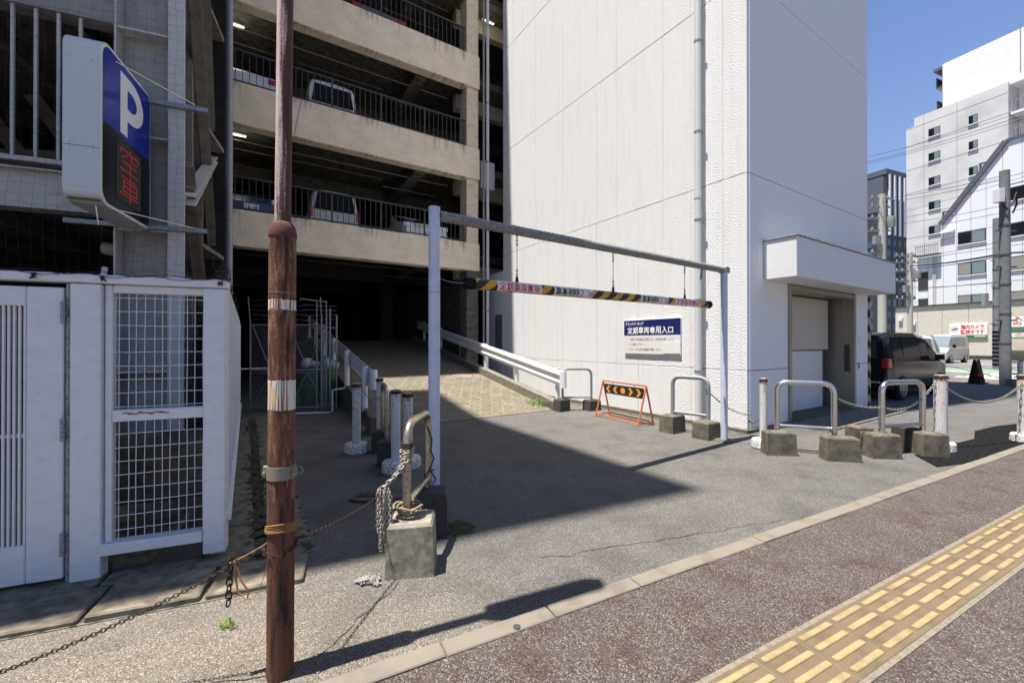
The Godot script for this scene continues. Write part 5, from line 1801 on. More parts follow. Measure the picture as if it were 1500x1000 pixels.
func build_barriers() -> void:
	# near hoop with its two blocks
	var tn := 0.12
	block("pale weathered concrete block in front, under the hoop hung with chains", Vector3(-0.685, 0, -2.88), Vector3(0.32, 0.35, 0.28), tn, M.block)
	block("dark concrete block right behind the pale front one, beside the left gate post", Vector3(-0.655, 0, -3.42), Vector3(0.25, 0.35, 0.25), tn, M.black_block)
	hoop("worn steel hoop guard on the front block, wrapped with rusty chain", Vector3(-0.73, 0, -2.90), Vector3(-0.70, 0, -3.48), 0.98, 0.34, 0.03, M.stainless_old, 0.43)
	# row behind it
	bollard("white rust-collared bollard at the left end of the row by the ramp", Vector3(-2.2, 0, -5.9), 0.98, 0.058, M.chipped_bad, true)
	bollard("thin white bollard at the lower end of the left guard rail", Vector3(-2.08, 0, -6.55), 1.0, 0.05, M.chipped, false)
	bollard("white bollard in front of a rustier one, left of the gate post", Vector3(-1.40, 0, -5.02), 0.99, 0.055, M.chipped, true)
	bollard("rust-topped white bollard just left of the gate post", Vector3(-1.30, 0, -5.2), 0.93, 0.062, M.chipped_bad, true)
	block("black concrete block behind the row, under the dark hoop", Vector3(-1.88, 0, -5.98), Vector3(0.24, 0.3, 0.24), 0.1, M.black_block)
	block("black concrete block in the row, nearer the white bollards", Vector3(-1.58, 0, -5.3), Vector3(0.24, 0.32, 0.26), 0.1, M.black_block)
	block("mossy grey kerb end block at the foot of the left guard rail", Vector3(-2.35, 0, -7.2), Vector3(0.26, 0.3, 0.5), 0.5, M.dirty_block)
	hoop("brown stained hoop guard in the shade behind the white bollards", Vector3(-1.86, 0, -5.98), Vector3(-1.62, 0, -5.38), 0.97, 0.3, 0.028, M.stainless_old, 0.40)
	# chain bundle hanging from the front hoop
	var s := sst()
	for k in 9:
		var x := -0.90 + 0.013 * (k % 5) + 0.05 * (k / 5)
		var top := Vector3(x, 0.55 + 0.015 * sin(k * 2.0), -2.80 + 0.012 * (k % 3))
		links(s, [top, top + Vector3(0.008 * sin(k), -0.18, 0.0), top + Vector3(0.012 * sin(k * 1.7), -0.28 - 0.13 * absf(sin(k * 1.3)), 0)], 0.036, 0.0035)
	links(s, [Vector3(-0.74, 0.76, -2.87), Vector3(-0.80, 0.64, -2.83), Vector3(-0.88, 0.56, -2.80)], 0.036, 0.0038)
	links(s, [Vector3(-0.72, 0.74, -2.86), Vector3(-0.78, 0.66, -2.82), Vector3(-0.90, 0.55, -2.79)], 0.036, 0.0038)
	for j in 4:
		var pts := []
		for i in 17: pts.append(Vector3(-0.73 + cos(TAU * i / 16) * 0.036, 0.72 + j * 0.03 + 0.015 * sin(TAU * i / 16 + j), -2.90 + sin(TAU * i / 16) * 0.036))
		links(s, pts, 0.036, 0.0036)
	tag(obj("chain_bundle", s, M.bundle), "bundle of grey chain draped from the front hoop leg down beside the pale block", "chain")
	s = sst()
	for j in 3:
		var pts := []
		for i in 13: pts.append(Vector3(-0.73 + cos(TAU * i / 12) * 0.035, 0.825 + j * 0.014, -2.90 + sin(TAU * i / 12) * 0.035))
		tube(s, pts, 0.006, 5, false)
	tag(obj("rusty_binding", s, M.rust_chain), "rusty brown wire binding high on the front hoop leg", "wire")
	s = sst()
	for j in 5:
		var pts := []
		for i in 25:
			var a := TAU * i / 24 + j
			pts.append(Vector3(-0.72 + cos(a) * (0.05 + 0.012 * j), 0.365 + 0.02 * absf(sin(a * 2 + j)) + 0.012 * j, -2.89 + sin(a) * (0.045 + 0.008 * j)))
		tube(s, pts, 0.008, 6, false)
	tag(obj("rope_coil", s, world_tex(mat(1, 1, 1, 0.9), ntex(64, 0.4, [[0.0, 0.10, 0.075, 0.045], [1.0, 0.48, 0.40, 0.28]], 128), 4.0)), "frayed tan rope coiled round the hoop foot on top of the pale block", "rope")
	s = sst()
	tube(s, [Vector3(-0.70, 0.86, -3.44), Vector3(-0.66, 0.76, -3.43), Vector3(-0.67, 0.66, -3.44), Vector3(-0.645, 0.6, -3.44), Vector3(-0.68, 0.5, -3.45), Vector3(-0.62, 0.44, -3.40), Vector3(-0.66, 0.38, -3.38), Vector3(-0.72, 0.47, -3.42), Vector3(-0.65, 0.5, -3.46)], 0.007, 6)
	tag(obj("black_rope", s, M.cable), "black rope twisted round the rear leg of the front hoop", "rope")
	s = sst()
	rng.seed = 21
	for k in 34:
		var o := Vector3(-0.93 + rng.randf_range(-0.065, 0.065), 0.012, -2.70 + rng.randf_range(-0.03, 0.03))
		var pts := []
		var q := o
		for i in 7:
			pts.append(q)
			q = q + Vector3(rng.randf_range(-0.018, 0.018), 0.0, rng.randf_range(-0.014, 0.014))
			q.y = 0.008 + rng.randf() * 0.034 * clampf(1.0 - absf(q.x + 0.93) / 0.1, 0.1, 1.0)
		tube(s, pts, 0.006, 5)
	blob(s, Vector3(-0.93, 0.012, -2.70), Vector3(0.055, 0.026, 0.034), 70, 18, 12, 0.5)
	tag(obj("tangled_rope", s, M.cloth), "heap of dirty white rope on the asphalt at the left foot of the pale block", "rope")
	s = sst()
	for j in 3:
		var pts := []
		for i in 22:
			var a := TAU * i / 21 + j
			pts.append(Vector3(-1.44 + cos(a) * (0.12 + 0.02 * j), 0.012 + 0.006 * j, -4.15 + sin(a) * (0.07 + 0.02 * j)))
		tube(s, pts, 0.009, 6, false)
	tube(s, [Vector3(-1.36, 0.012, -4.2), Vector3(-1.2, 0.015, -4.1), Vector3(-1.0, 0.02, -4.2), Vector3(-0.85, 0.1, -3.9)], 0.009, 6)
	tag(obj("ground_rope", s, M.dirty_block), "loop of grey and yellow rope lying on the shaded asphalt", "rope")
	s = sst()
	links(s, sag(Vector3(-2.14, 0.93, -5.9), Vector3(-1.86, 0.8, -5.98), 0.12), 0.036, 0.0035)
	links(s, sag(Vector3(-1.86, 0.62, -5.9), Vector3(-1.45, 0.62, -5.1), 0.16), 0.036, 0.0035)
	tag(obj("row_chain", s, M.chain), "thin chain slung between the bollards and the dark hoop by the ramp", "chain")
	s = sst()
	for i in 60:
		var r := rng.randf_range(0.015, 0.04)
		lathe(s, [Vector2(r, 0.0), Vector2(r * 0.7, r * 0.25), Vector2(0, r * 0.35)], 5, Vector3(-0.44 + rng.randfn(0, 0.05), 0.001, -3.5 + rng.randfn(0, 0.07)))
	var wm := obj("moss_patch", s, M.moss)
	wm.set_meta("kind", "stuff")
	wm.set_meta("label", "dark moss on the asphalt beside the black block")
	# by the tower wall
	block("small dark block under the left leg of the far hoop by the tower wall", Vector3(1.14, 0, -9.52), Vector3(0.3, 0.27, 0.26), 0.56, M.black_block)
	block("small dark block under the right leg of the far hoop, behind the orange barrier", Vector3(1.84, 0, -9.62), Vector3(0.32, 0.24, 0.26), 0.56, M.black_block)
	hoop("grey hoop guard farthest back against the tower wall", Vector3(1.16, 0, -9.55), Vector3(1.83, 0, -9.62), 0.95, 0.25, 0.028, M.grey_pipe, 0.30)
	block("brown-grey block under the left leg of the hoop beside the downpipe", Vector3(2.80, 0, -7.28), Vector3(0.36, 0.30, 0.30), 0.56, M.dirty_block)
	block("brown-grey block under the right leg of the hoop, next to the right gate post", Vector3(3.16, 0, -6.78), Vector3(0.34, 0.28, 0.30), 0.56, M.dirty_block)
	hoop("grey hoop guard on two blocks beside the downpipe and the right gate post", Vector3(2.83, 0, -7.34), Vector3(3.26, 0, -6.92), 0.96, 0.28, 0.034, M.grey_pipe, 0.34)
	block("low concrete kerb stub at the lower end of the ramp kerb", Vector3(1.02, 0, -9.72), Vector3(0.26, 0.2, 0.3), 0.56, M.dirty_block)
	# right-hand hoops on the street edge
	block("rectangular grey block under the left leg of the shiny hoop before the lift door", Vector3(3.72, 0, -5.83), Vector3(0.40, 0.32, 0.20), -0.12, M.dirty_block)
	block("rectangular grey block under the right leg of the shiny hoop before the lift door", Vector3(4.34, 0, -5.52), Vector3(0.40, 0.31, 0.18), -0.20, M.dirty_block)
	hoop("shiny steel hoop guard in front of the lift doorway", Vector3(3.80, 0, -5.98), Vector3(4.42, 0, -5.72), 0.99, 0.02, 0.036, M.stainless, 0.37)
	block("grey block behind, left of the second shiny hoop", Vector3(4.98, 0, -5.98), Vector3(0.24, 0.36, 0.24), -0.1, M.dirty_block)
	block("mossy front block under the left leg of the second shiny hoop", Vector3(5.02, 0, -5.69), Vector3(0.36, 0.32, 0.28), -0.1, M.dirty_block)
	block("dark narrow block between the legs of the second shiny hoop", Vector3(5.72, 0, -6.05), Vector3(0.22, 0.34, 0.26), -0.1, M.black_block)
	block("brown front block under the right leg of the second shiny hoop", Vector3(5.78, 0, -5.80), Vector3(0.34, 0.31, 0.28), -0.1, M.dirty_block)
	hoop("shiny steel hoop guard left of the white bollard at the kerb", Vector3(5.10, 0, -5.75), Vector3(5.84, 0, -5.93), 1.0, 0.3, 0.036, M.stainless, 0.40)
	bollard("white bollard at the tower corner, left of the shiny hoops", Vector3(3.71, 0, -6.15), 1.03, 0.05, M.chipped, true)
	bollard("white rust-collared bollard right of the second shiny hoop", Vector3(6.17, 0, -6.0), 1.09, 0.075, M.chipped, true)
	bollard("white bollard on a round base at the right edge of the picture", Vector3(8.0, 0, -6.5), 1.05, 0.085, M.chipped_bad, true)
	s = sst()
	links(s, sag(Vector3(3.22, 0.78, -6.9), Vector3(4.08, 0.32, -7.1), 0.1), 0.04, 0.004)
	links(s, sag(Vector3(3.95, 0.28, -7.0), Vector3(3.72, 0.6, -6.15), 0.14), 0.04, 0.004)
	tag(obj("wall_chain", s, M.chain), "pale chain sagging from the downpipe hoop past the tower corner", "chain")
	s = sst()
	links(s, sag(Vector3(4.43, 0.80, -5.72), Vector3(5.10, 0.66, -5.75), 0.05), 0.045, 0.006)
	links(s, sag(Vector3(5.10, 0.66, -5.72), Vector3(6.10, 0.98, -6.0), 0.16), 0.045, 0.006)
	tag(obj("hoop_chain", s, M.chain), "grey chain slung between the two shiny hoops and the white bollard", "chain")
	s = sst()
	links(s, sag(Vector3(6.25, 0.92, -6.02), Vector3(7.94, 0.92, -6.48), 0.26, 22), 0.045, 0.006)
	tag(obj("kerb_chain", s, M.chain), "grey chain sagging between the two white bollards at the right", "chain")
	# orange folding barrier
	var fb := thing("folding_barrier", "orange A-frame folding barrier with a black and amber arrow board", "barrier", Vector3(1.78, 0, -8.92))
	var l := [Vector3(0, 0, 0.06), Vector3(0.33, 0, -0.06), Vector3(0.17, 0.74, 0)]
	var dd := Vector3(0.56, 0, 1.12)
	for e in [Vector3.ZERO, dd]:
		for q in 2:
			var st := sst()
			bar(st, l[q] + e, l[2] + e, 0.03, 0.03, Vector3.BACK, 0.003)
			obj("leg", st, M.orange, fb)
		var st := sst()
		bar(st, l[0].lerp(l[2], 0.06) + e, l[1].lerp(l[2], 0.06) + e, 0.02, 0.02)
		obj("spreader", st, M.orange, fb)
	for e in [[l[2], l[2]], [l[0].lerp(l[2], 0.08), l[0].lerp(l[2], 0.08)], [l[1].lerp(l[2], 0.08), l[1].lerp(l[2], 0.08)]]:
		var st := sst()
		bar(st, e[0], e[1] + dd, 0.026, 0.026)
		obj("rail", st, M.orange, fb)
	var bt := dd.normalized()
	var bn := Vector3.UP.cross(bt) * -1.0
	var bs := sst()
	var bc: Vector3 = l[2] + dd * 0.5 + Vector3(0, -0.15, 0)
	box(bs, bc, Vector3(dd.length() * 0.9, 0.2, 0.02), 0.003, Basis(bt, Vector3.UP, bt.cross(Vector3.UP)))
	var bo := obj("board", bs, M.black, fb)
	bs = sst()
	for sg in [1.0, -1.0]:
		var o2: Vector3 = bn * sg * 0.012
		var hx: Vector3 = bt * dd.length() * 0.44 * (1.0 if bt.cross(Vector3.UP).dot(bn * sg) > 0 else -1.0)
		quad(bs, bc - hx + o2 - Vector3(0, 0.095, 0), bc + hx + o2 - Vector3(0, 0.095, 0), bc + hx + o2 + Vector3(0, 0.095, 0), bc - hx + o2 + Vector3(0, 0.095, 0), bn * sg)
	obj("arrow_print", bs, M.hazard, bo)
	bs = sst()
	for f in [0.25, 0.75]: bar(bs, l[2] + dd * f, l[2] + dd * f + Vector3(0, -0.06, 0), 0.02, 0.01)
	obj("hook", bs, M.galv, fb)

# ---------------------------------------------------------------- vehicles
# stations along the length: [z, top, belt, half width, half roof, bottom]
func vehicle(called: String, label: String, cat: String, at: Vector3, turn: float, stn: Array, paint: Material, glass: Material, o := {}) -> Node3D:
	var v := thing(called, label, cat, at, turn, o.get("group", ""))
	var section := func(e: Array) -> Array:
		var z: float = e[0]
		var y0: float = e[5]
		var w: float = e[3]
		return [Vector3(w * 0.8, y0, z), Vector3(w * 0.955, y0 + 0.08, z), Vector3(w, lerpf(y0, e[2], 0.5), z), Vector3(w * 0.985, e[2] - 0.05, z), Vector3(w * 0.965, e[2], z), Vector3(lerpf(e[4], w * 0.965, 0.16), lerpf(e[2], e[1], 0.82), z), Vector3(e[4] * 0.92, lerpf(e[2], e[1], 0.96), z), Vector3(e[4] * 0.55, e[1], z), Vector3(0, e[1] + 0.012, z)]
	var body := sst()
	var rows := []
	for e in stn: rows.append(section.call(e))
	for i in rows.size() - 1:
		for k in 8:
			for sx in [1.0, -1.0]:
				var m := Vector3(sx, 1, 1)
				var a: Vector3 = rows[i][k] * m
				var b: Vector3 = rows[i + 1][k] * m
				var c: Vector3 = rows[i + 1][k + 1] * m
				var d: Vector3 = rows[i][k + 1] * m
				var out := (a + b + c + d) / 4.0 - Vector3(0, 0.8, (a.z + b.z) / 2)
				quad(body, a, b, c, d, out)
		quad(body, rows[i][0], rows[i + 1][0], rows[i + 1][0] * Vector3(-1, 1, 1), rows[i][0] * Vector3(-1, 1, 1), Vector3.DOWN)
	for e in [0, rows.size() - 1]:
		var n := Vector3(0, 0, -1.0 if e == 0 else 1.0)
		for k in 8:
			quad(body, rows[e][k], rows[e][k + 1], rows[e][k + 1] * Vector3(-1, 1, 1), rows[e][k] * Vector3(-1, 1, 1), n)
	obj("body", body, paint, v)
	# side glass between the stations listed
	for w in o.get("side", []):
		for sx in [1.0, -1.0]:
			var s := sst()
			var e: Array = rows[w[0]]
			var f: Array = rows[w[1]]
			var p := func(r0: Array, k: int, t: float) -> Vector3: return ((r0[k] as Vector3).lerp(r0[k + 1], t) + Vector3(0.006, 0, 0)) * Vector3(sx, 1, 1)
			var a: Vector3 = (p.call(e, 4, 0.12) as Vector3).lerp(p.call(f, 4, 0.12), w[2])
			var b: Vector3 = (p.call(e, 4, 0.12) as Vector3).lerp(p.call(f, 4, 0.12), w[3])
			var c: Vector3 = (p.call(e, 4, 0.96) as Vector3).lerp(p.call(f, 4, 0.96), w[3] if w.size() < 5 else w[4])
			var d: Vector3 = (p.call(e, 4, 0.96) as Vector3).lerp(p.call(f, 4, 0.96), w[2])
			quad(s, a, b, c, d, Vector3(sx, 0.2, 0))
			obj("side_window", s, glass, v)
	# windscreen and rear window: flat panes on the sloping or upright ends
	for w in o.get("ends", []):                       # [name, half width low, half width high, y low, y high, z low, z high, direction]
		var s := sst()
		var n := Vector3(0, absf(w[5] - w[6]) * 0.8 + 0.05, w[7] * absf(w[4] - w[3])).normalized()
		var f: Vector3 = n * 0.02
		quad(s, Vector3(-w[1], w[3], w[5]) + f, Vector3(w[1], w[3], w[5]) + f, Vector3(w[2], w[4], w[6]) + f, Vector3(-w[2], w[4], w[6]) + f, n)
		obj(w[0], s, o.get("end_glass", glass), v)
	var wb: Array = o.get("wheels", [-1.4, 1.4])
	var wr: float = o.get("wheel_r", 0.32)
	var hw: float = o.get("track", 0.83)
	for z in wb:
		for sx in [1.0, -1.0]:
			var s := sst()
			tube(s, [Vector3(sx * (hw + 0.005), wr, z), Vector3(sx * (hw - 0.2), wr, z)], wr + 0.055, 24)
			obj("wheel_arch", s, M.black, v)
			s = sst()
			tube(s, [Vector3(sx * (hw + 0.012), wr, z), Vector3(sx * (hw + 0.03), wr, z)], [wr, wr * 0.93], 24)
			tube(s, [Vector3(sx * (hw - 0.18), wr, z), Vector3(sx * (hw + 0.012), wr, z)], wr, 24)
			var wo := obj("wheel", s, M.tyre, v)
			s = sst()
			for k in 10:
				var a := TAU * k / 10
				var d := Vector3(0, cos(a), sin(a))
				bar(s, Vector3(sx * (hw + 0.034), wr, z) + d * 0.03, Vector3(sx * (hw + 0.034), wr, z) + d * wr * 0.68, 0.035, 0.012, Vector3(1, 0, 0))
			var rr := []
			for k in 25: rr.append(Vector3(sx * (hw + 0.034), wr + wr * 0.69 * cos(TAU * k / 24), z + wr * 0.69 * sin(TAU * k / 24)))
			tube(s, rr, 0.014, 6, false)
			obj("rim", s, M.rim, wo)
	for l in o.get("lamps", []):                      # [x, y, z, sx, sy, sz, material]
		for sx in [1.0, -1.0]:
			var s := sst()
			box(s, Vector3(sx * l[0], l[1], l[2]), Vector3(l[3], l[4], l[5]), 0.02)
			obj("tail_light" if l[6] == M.lamp_red else "headlight", s, l[6], v)
	for p in o.get("plates", []):
		var s := sst()
		quad(s, Vector3(-0.165 * p[2], p[0] - 0.0825, p[1]), Vector3(0.165 * p[2], p[0] - 0.0825, p[1]), Vector3(0.165 * p[2], p[0] + 0.0825, p[1]), Vector3(-0.165 * p[2], p[0] + 0.0825, p[1]), Vector3(0, 0, p[2]))
		obj("number_plate", s, M.plate, v)
	for q in o.get("boxes", []):                      # [name, centre, size, material]
		var s := sst()
		box(s, q[1], q[2], 0.015)
		obj(q[0], s, q[3], v)
	return v

func van_stations(l: float, h: float, w: float, belt: float, nose: float) -> Array:
	var r := l / 2
	return [[-r, h * 0.90, belt, w * 0.93, w * 0.80, 0.34], [-r + 0.06, h * 0.965, belt, w * 0.975, w * 0.82, 0.24], [-r + 0.5, h, belt, w, w * 0.84, 0.2], [0.1, h, belt, w, w * 0.84, 0.2], [r - nose - 0.75, h * 0.985, belt - 0.02, w, w * 0.82, 0.2], [r - nose, belt + 0.05, belt - 0.03, w, w * 0.86, 0.2], [r - 0.2, belt - 0.12, belt - 0.18, w * 0.96, w * 0.8, 0.22], [r, belt - 0.36, belt - 0.42, w * 0.86, w * 0.7, 0.3]]

func build_vehicles() -> void:
	# black minivan beside the tower, seen from its rear right
	var dir := Vector3(0.87, 0, -0.50).normalized()
	var away := Vector3(-0.50, 0, -0.87).normalized()
	var turn := atan2(dir.x, dir.z)
	var c := Vector3(10.6, 0, -11.4) + dir * 1.42 + away * 0.80
	var sb := [[-2.375, 1.66, 1.08, 0.80, 0.66, 0.36], [-2.30, 1.78, 1.08, 0.835, 0.69, 0.26], [-1.9, 1.84, 1.08, 0.86, 0.71, 0.2], [0.05, 1.86, 1.08, 0.86, 0.71, 0.2], [0.75, 1.78, 1.06, 0.86, 0.69, 0.2], [1.55, 1.25, 1.04, 0.86, 0.74, 0.2], [2.1, 1.0, 0.90, 0.83, 0.68, 0.22], [2.375, 0.72, 0.66, 0.74, 0.6, 0.3]]
	vehicle("minivan", "glossy black minivan parked right of the white tower, seen from its rear corner", "van", c, turn, sb, M.car_black, M.glass_van, {
		"side": [[1, 2, 0.35, 1.0], [2, 3, 0.03, 0.34], [2, 3, 0.38, 1.0], [3, 4, 0.04, 0.98], [4, 5, 0.02, 0.75, 0.3]],
		"ends": [["rear_window", 0.66, 0.62, 1.14, 1.62, -2.375, -2.375, -1.0], ["windscreen", 0.70, 0.62, 1.29, 1.75, 1.50, 0.81, 1.0]],
		"wheels": [-1.42, 1.42], "wheel_r": 0.33, "track": 0.85,
		"lamps": [[0.80, 1.0, -2.26, 0.16, 0.26, 0.24, M.lamp_red], [0.62, 0.80, 2.25, 0.34, 0.14, 0.2, M.lamp_white]],
		"plates": [[0.72, -2.385, -1.0]],
		"boxes": [["wing_mirror", Vector3(0.99, 1.13, 0.95), Vector3(0.2, 0.16, 0.1), M.car_black], ["wing_mirror", Vector3(-0.99, 1.13, 0.95), Vector3(0.2, 0.16, 0.1), M.car_black],
			["door_handle", Vector3(0.862, 0.98, 0.2), Vector3(0.02, 0.03, 0.2), M.rim], ["door_handle", Vector3(0.862, 0.98, -0.2), Vector3(0.02, 0.03, 0.2), M.rim],
			["belt_trim", Vector3(0.852, 1.075, -0.35), Vector3(0.012, 0.022, 3.2), M.rim], ["sill_trim", Vector3(0.845, 0.27, 0), Vector3(0.03, 0.04, 2.1), M.rim], ["bumper_trim", Vector3(0, 0.5, -2.38), Vector3(1.4, 0.06, 0.03), M.rim], ["seam", Vector3(0.8605, 0.66, -0.62), Vector3(0.004, 0.74, 0.008), M.black], ["seam", Vector3(0.8605, 0.66, 0.0), Vector3(0.004, 0.74, 0.008), M.black]]})
	var c2 := Vector3(17.75, 0, -18.9)
	vehicle("white_van", "white van half hidden behind the black minivan", "van", c2, turn, van_stations(4.6, 1.90, 0.84, 1.10, 0.45), M.car_white, M.glass_clear, {
		"side": [[2, 3, 0.1, 1.0], [3, 4, 0.05, 0.6], [4, 5, 0.0, 0.6, 0.1]], "ends": [["windscreen", 0.74, 0.66, 1.18, 1.85, 1.82, 1.18, 1.0]], "wheels": [-1.3, 1.5], "track": 0.83,
		"lamps": [[0.64, 0.82, 2.2, 0.26, 0.18, 0.16, M.lamp_white]], "boxes": [["wing_mirror", Vector3(0.97, 1.2, 1.3), Vector3(0.16, 0.24, 0.1), M.black]]})
	# the silver box van facing us on the far side
	vehicle("small_van", "small silver box van facing the street in front of the cream wall", "van", Vector3(34.3, 0, -33.0), -1.12, van_stations(3.9, 2.2, 0.82, 1.2, 0.28), M.car_silver, M.glass_clear, {
		"side": [[2, 3, 0.1, 1.0], [3, 4, 0.1, 0.9], [4, 5, 0.05, 0.5, 0.2]], "ends": [["windscreen", 0.74, 0.67, 1.28, 2.1, 1.665, 0.99, 1.0]], "wheels": [-1.2, 1.4], "wheel_r": 0.31, "track": 0.8,
		"lamps": [[0.6, 0.92, 1.8, 0.24, 0.22, 0.14, M.lamp_white]], "plates": [[0.56, 1.99, 1.0]],
		"boxes": [["bumper", Vector3(0, 0.46, 1.9), Vector3(1.5, 0.3, 0.12), M.car_silver], ["grille", Vector3(0, 0.8, 1.9), Vector3(0.7, 0.06, 0.06), M.black], ["wing_mirror", Vector3(0.97, 1.3, 1.4), Vector3(0.18, 0.26, 0.1), M.black], ["wing_mirror", Vector3(-0.97, 1.3, 1.4), Vector3(0.18, 0.26, 0.1), M.black]]})
	# cars on the parking levels, tails to the railing
	var deck := func(x: float, y: float, z: float) -> Vector3: return TF * Vector3(x, y, z)
	var tail := [["rear_window", 0.59, 0.50, 1.06, 1.58, -1.72, -1.72, -1.0]]
	var kei := {"side": [[2, 3, 0.05, 1.0], [3, 4, 0.05, 0.95]], "ends": tail, "end_glass": M.glass_dark, "wheels": [-1.1, 1.15], "wheel_r": 0.28, "track": 0.7,
		"lamps": [[0.67, 0.98, -1.66, 0.09, 0.34, 0.1, M.lamp_red]], "plates": [[0.74, -1.715, -1.0]], "group": "cars on the parking levels"}
	vehicle("parked_van", "beige boxy van with dark tailgate window on the first parking level", "van", deck.call(-4.98, 4.58, -11.75), TURN + PI, van_stations(3.4, 1.74, 0.74, 1.06, 0.3), M.car_pearl, M.glass_dark, kei)
	vehicle("parked_van", "white boxy van with rounded tailgate window on the second parking level", "van", deck.call(-5.12, 7.63, -11.3), TURN + PI, van_stations(3.4, 1.80, 0.74, 1.0, 0.3), M.car_white, M.glass_dark, kei)
	var low := func(h: float, w: float) -> Array:
		return [[-2.1, 0.92, 0.86, w * 0.9, w * 0.74, 0.32], [-2.0, 1.02, 0.94, w * 0.96, w * 0.8, 0.24], [-1.45, 1.10, 0.96, w, w * 0.82, 0.2], [-0.85, h, 0.95, w, w * 0.72, 0.2], [0.2, h, 0.95, w, w * 0.72, 0.2], [1.05, 1.0, 0.94, w, w * 0.84, 0.2], [1.8, 0.86, 0.8, w * 0.96, w * 0.78, 0.22], [2.1, 0.62, 0.56, w * 0.88, w * 0.7, 0.3]]
	var sed := {"side": [[2, 3, 0.5, 1.0], [3, 4, 0.05, 0.95], [4, 5, 0.0, 0.6, 0.1]], "ends": [["rear_window", 0.62, 0.54, 1.08, 1.38, -1.5, -0.92, -1.0], ["windscreen", 0.66, 0.56, 1.04, 1.4, 0.98, 0.3, 1.0]], "wheels": [-1.3, 1.3], "wheel_r": 0.31, "track": 0.8,
		"lamps": [[0.66, 0.86, -2.04, 0.3, 0.16, 0.14, M.lamp_red], [0.6, 0.72, 1.94, 0.3, 0.14, 0.2, M.lamp_white]], "plates": [[0.62, -2.115, -1.0], [0.5, 2.115, 1.0]], "group": "cars on the parking levels"}
	vehicle("parked_car", "white saloon with red tail lamps at the left of the second parking level", "car", deck.call(-7.35, 7.63, -11.05), TURN + PI, low.call(1.45, 0.84), M.car_white, M.glass_dark, sed)
	vehicle("parked_car", "dark navy car with a pale number plate at the left of the first parking level", "car", deck.call(-7.2, 4.58, -11.0), TURN, low.call(1.42, 0.84), M.car_navy, M.glass_dark, sed)
	vehicle("parked_car", "small white car at the right of the first parking level", "car", deck.call(-2.4, 4.58, -11.0), TURN, low.call(1.48, 0.8), M.car_white, M.glass_dark, sed)
	vehicle("parked_car", "dark blue car at the right of the second parking level", "car", deck.call(-2.75, 7.63, -11.2), TURN, low.call(1.42, 0.84), M.car_navy, M.glass_dark, sed)
	vehicle("parked_car", "dark grey car on the third parking level, cut by the top of the picture", "car", deck.call(-3.9, 10.68, -11.05), TURN + PI, low.call(1.46, 0.84), M.far_panel, M.glass_dark, sed)

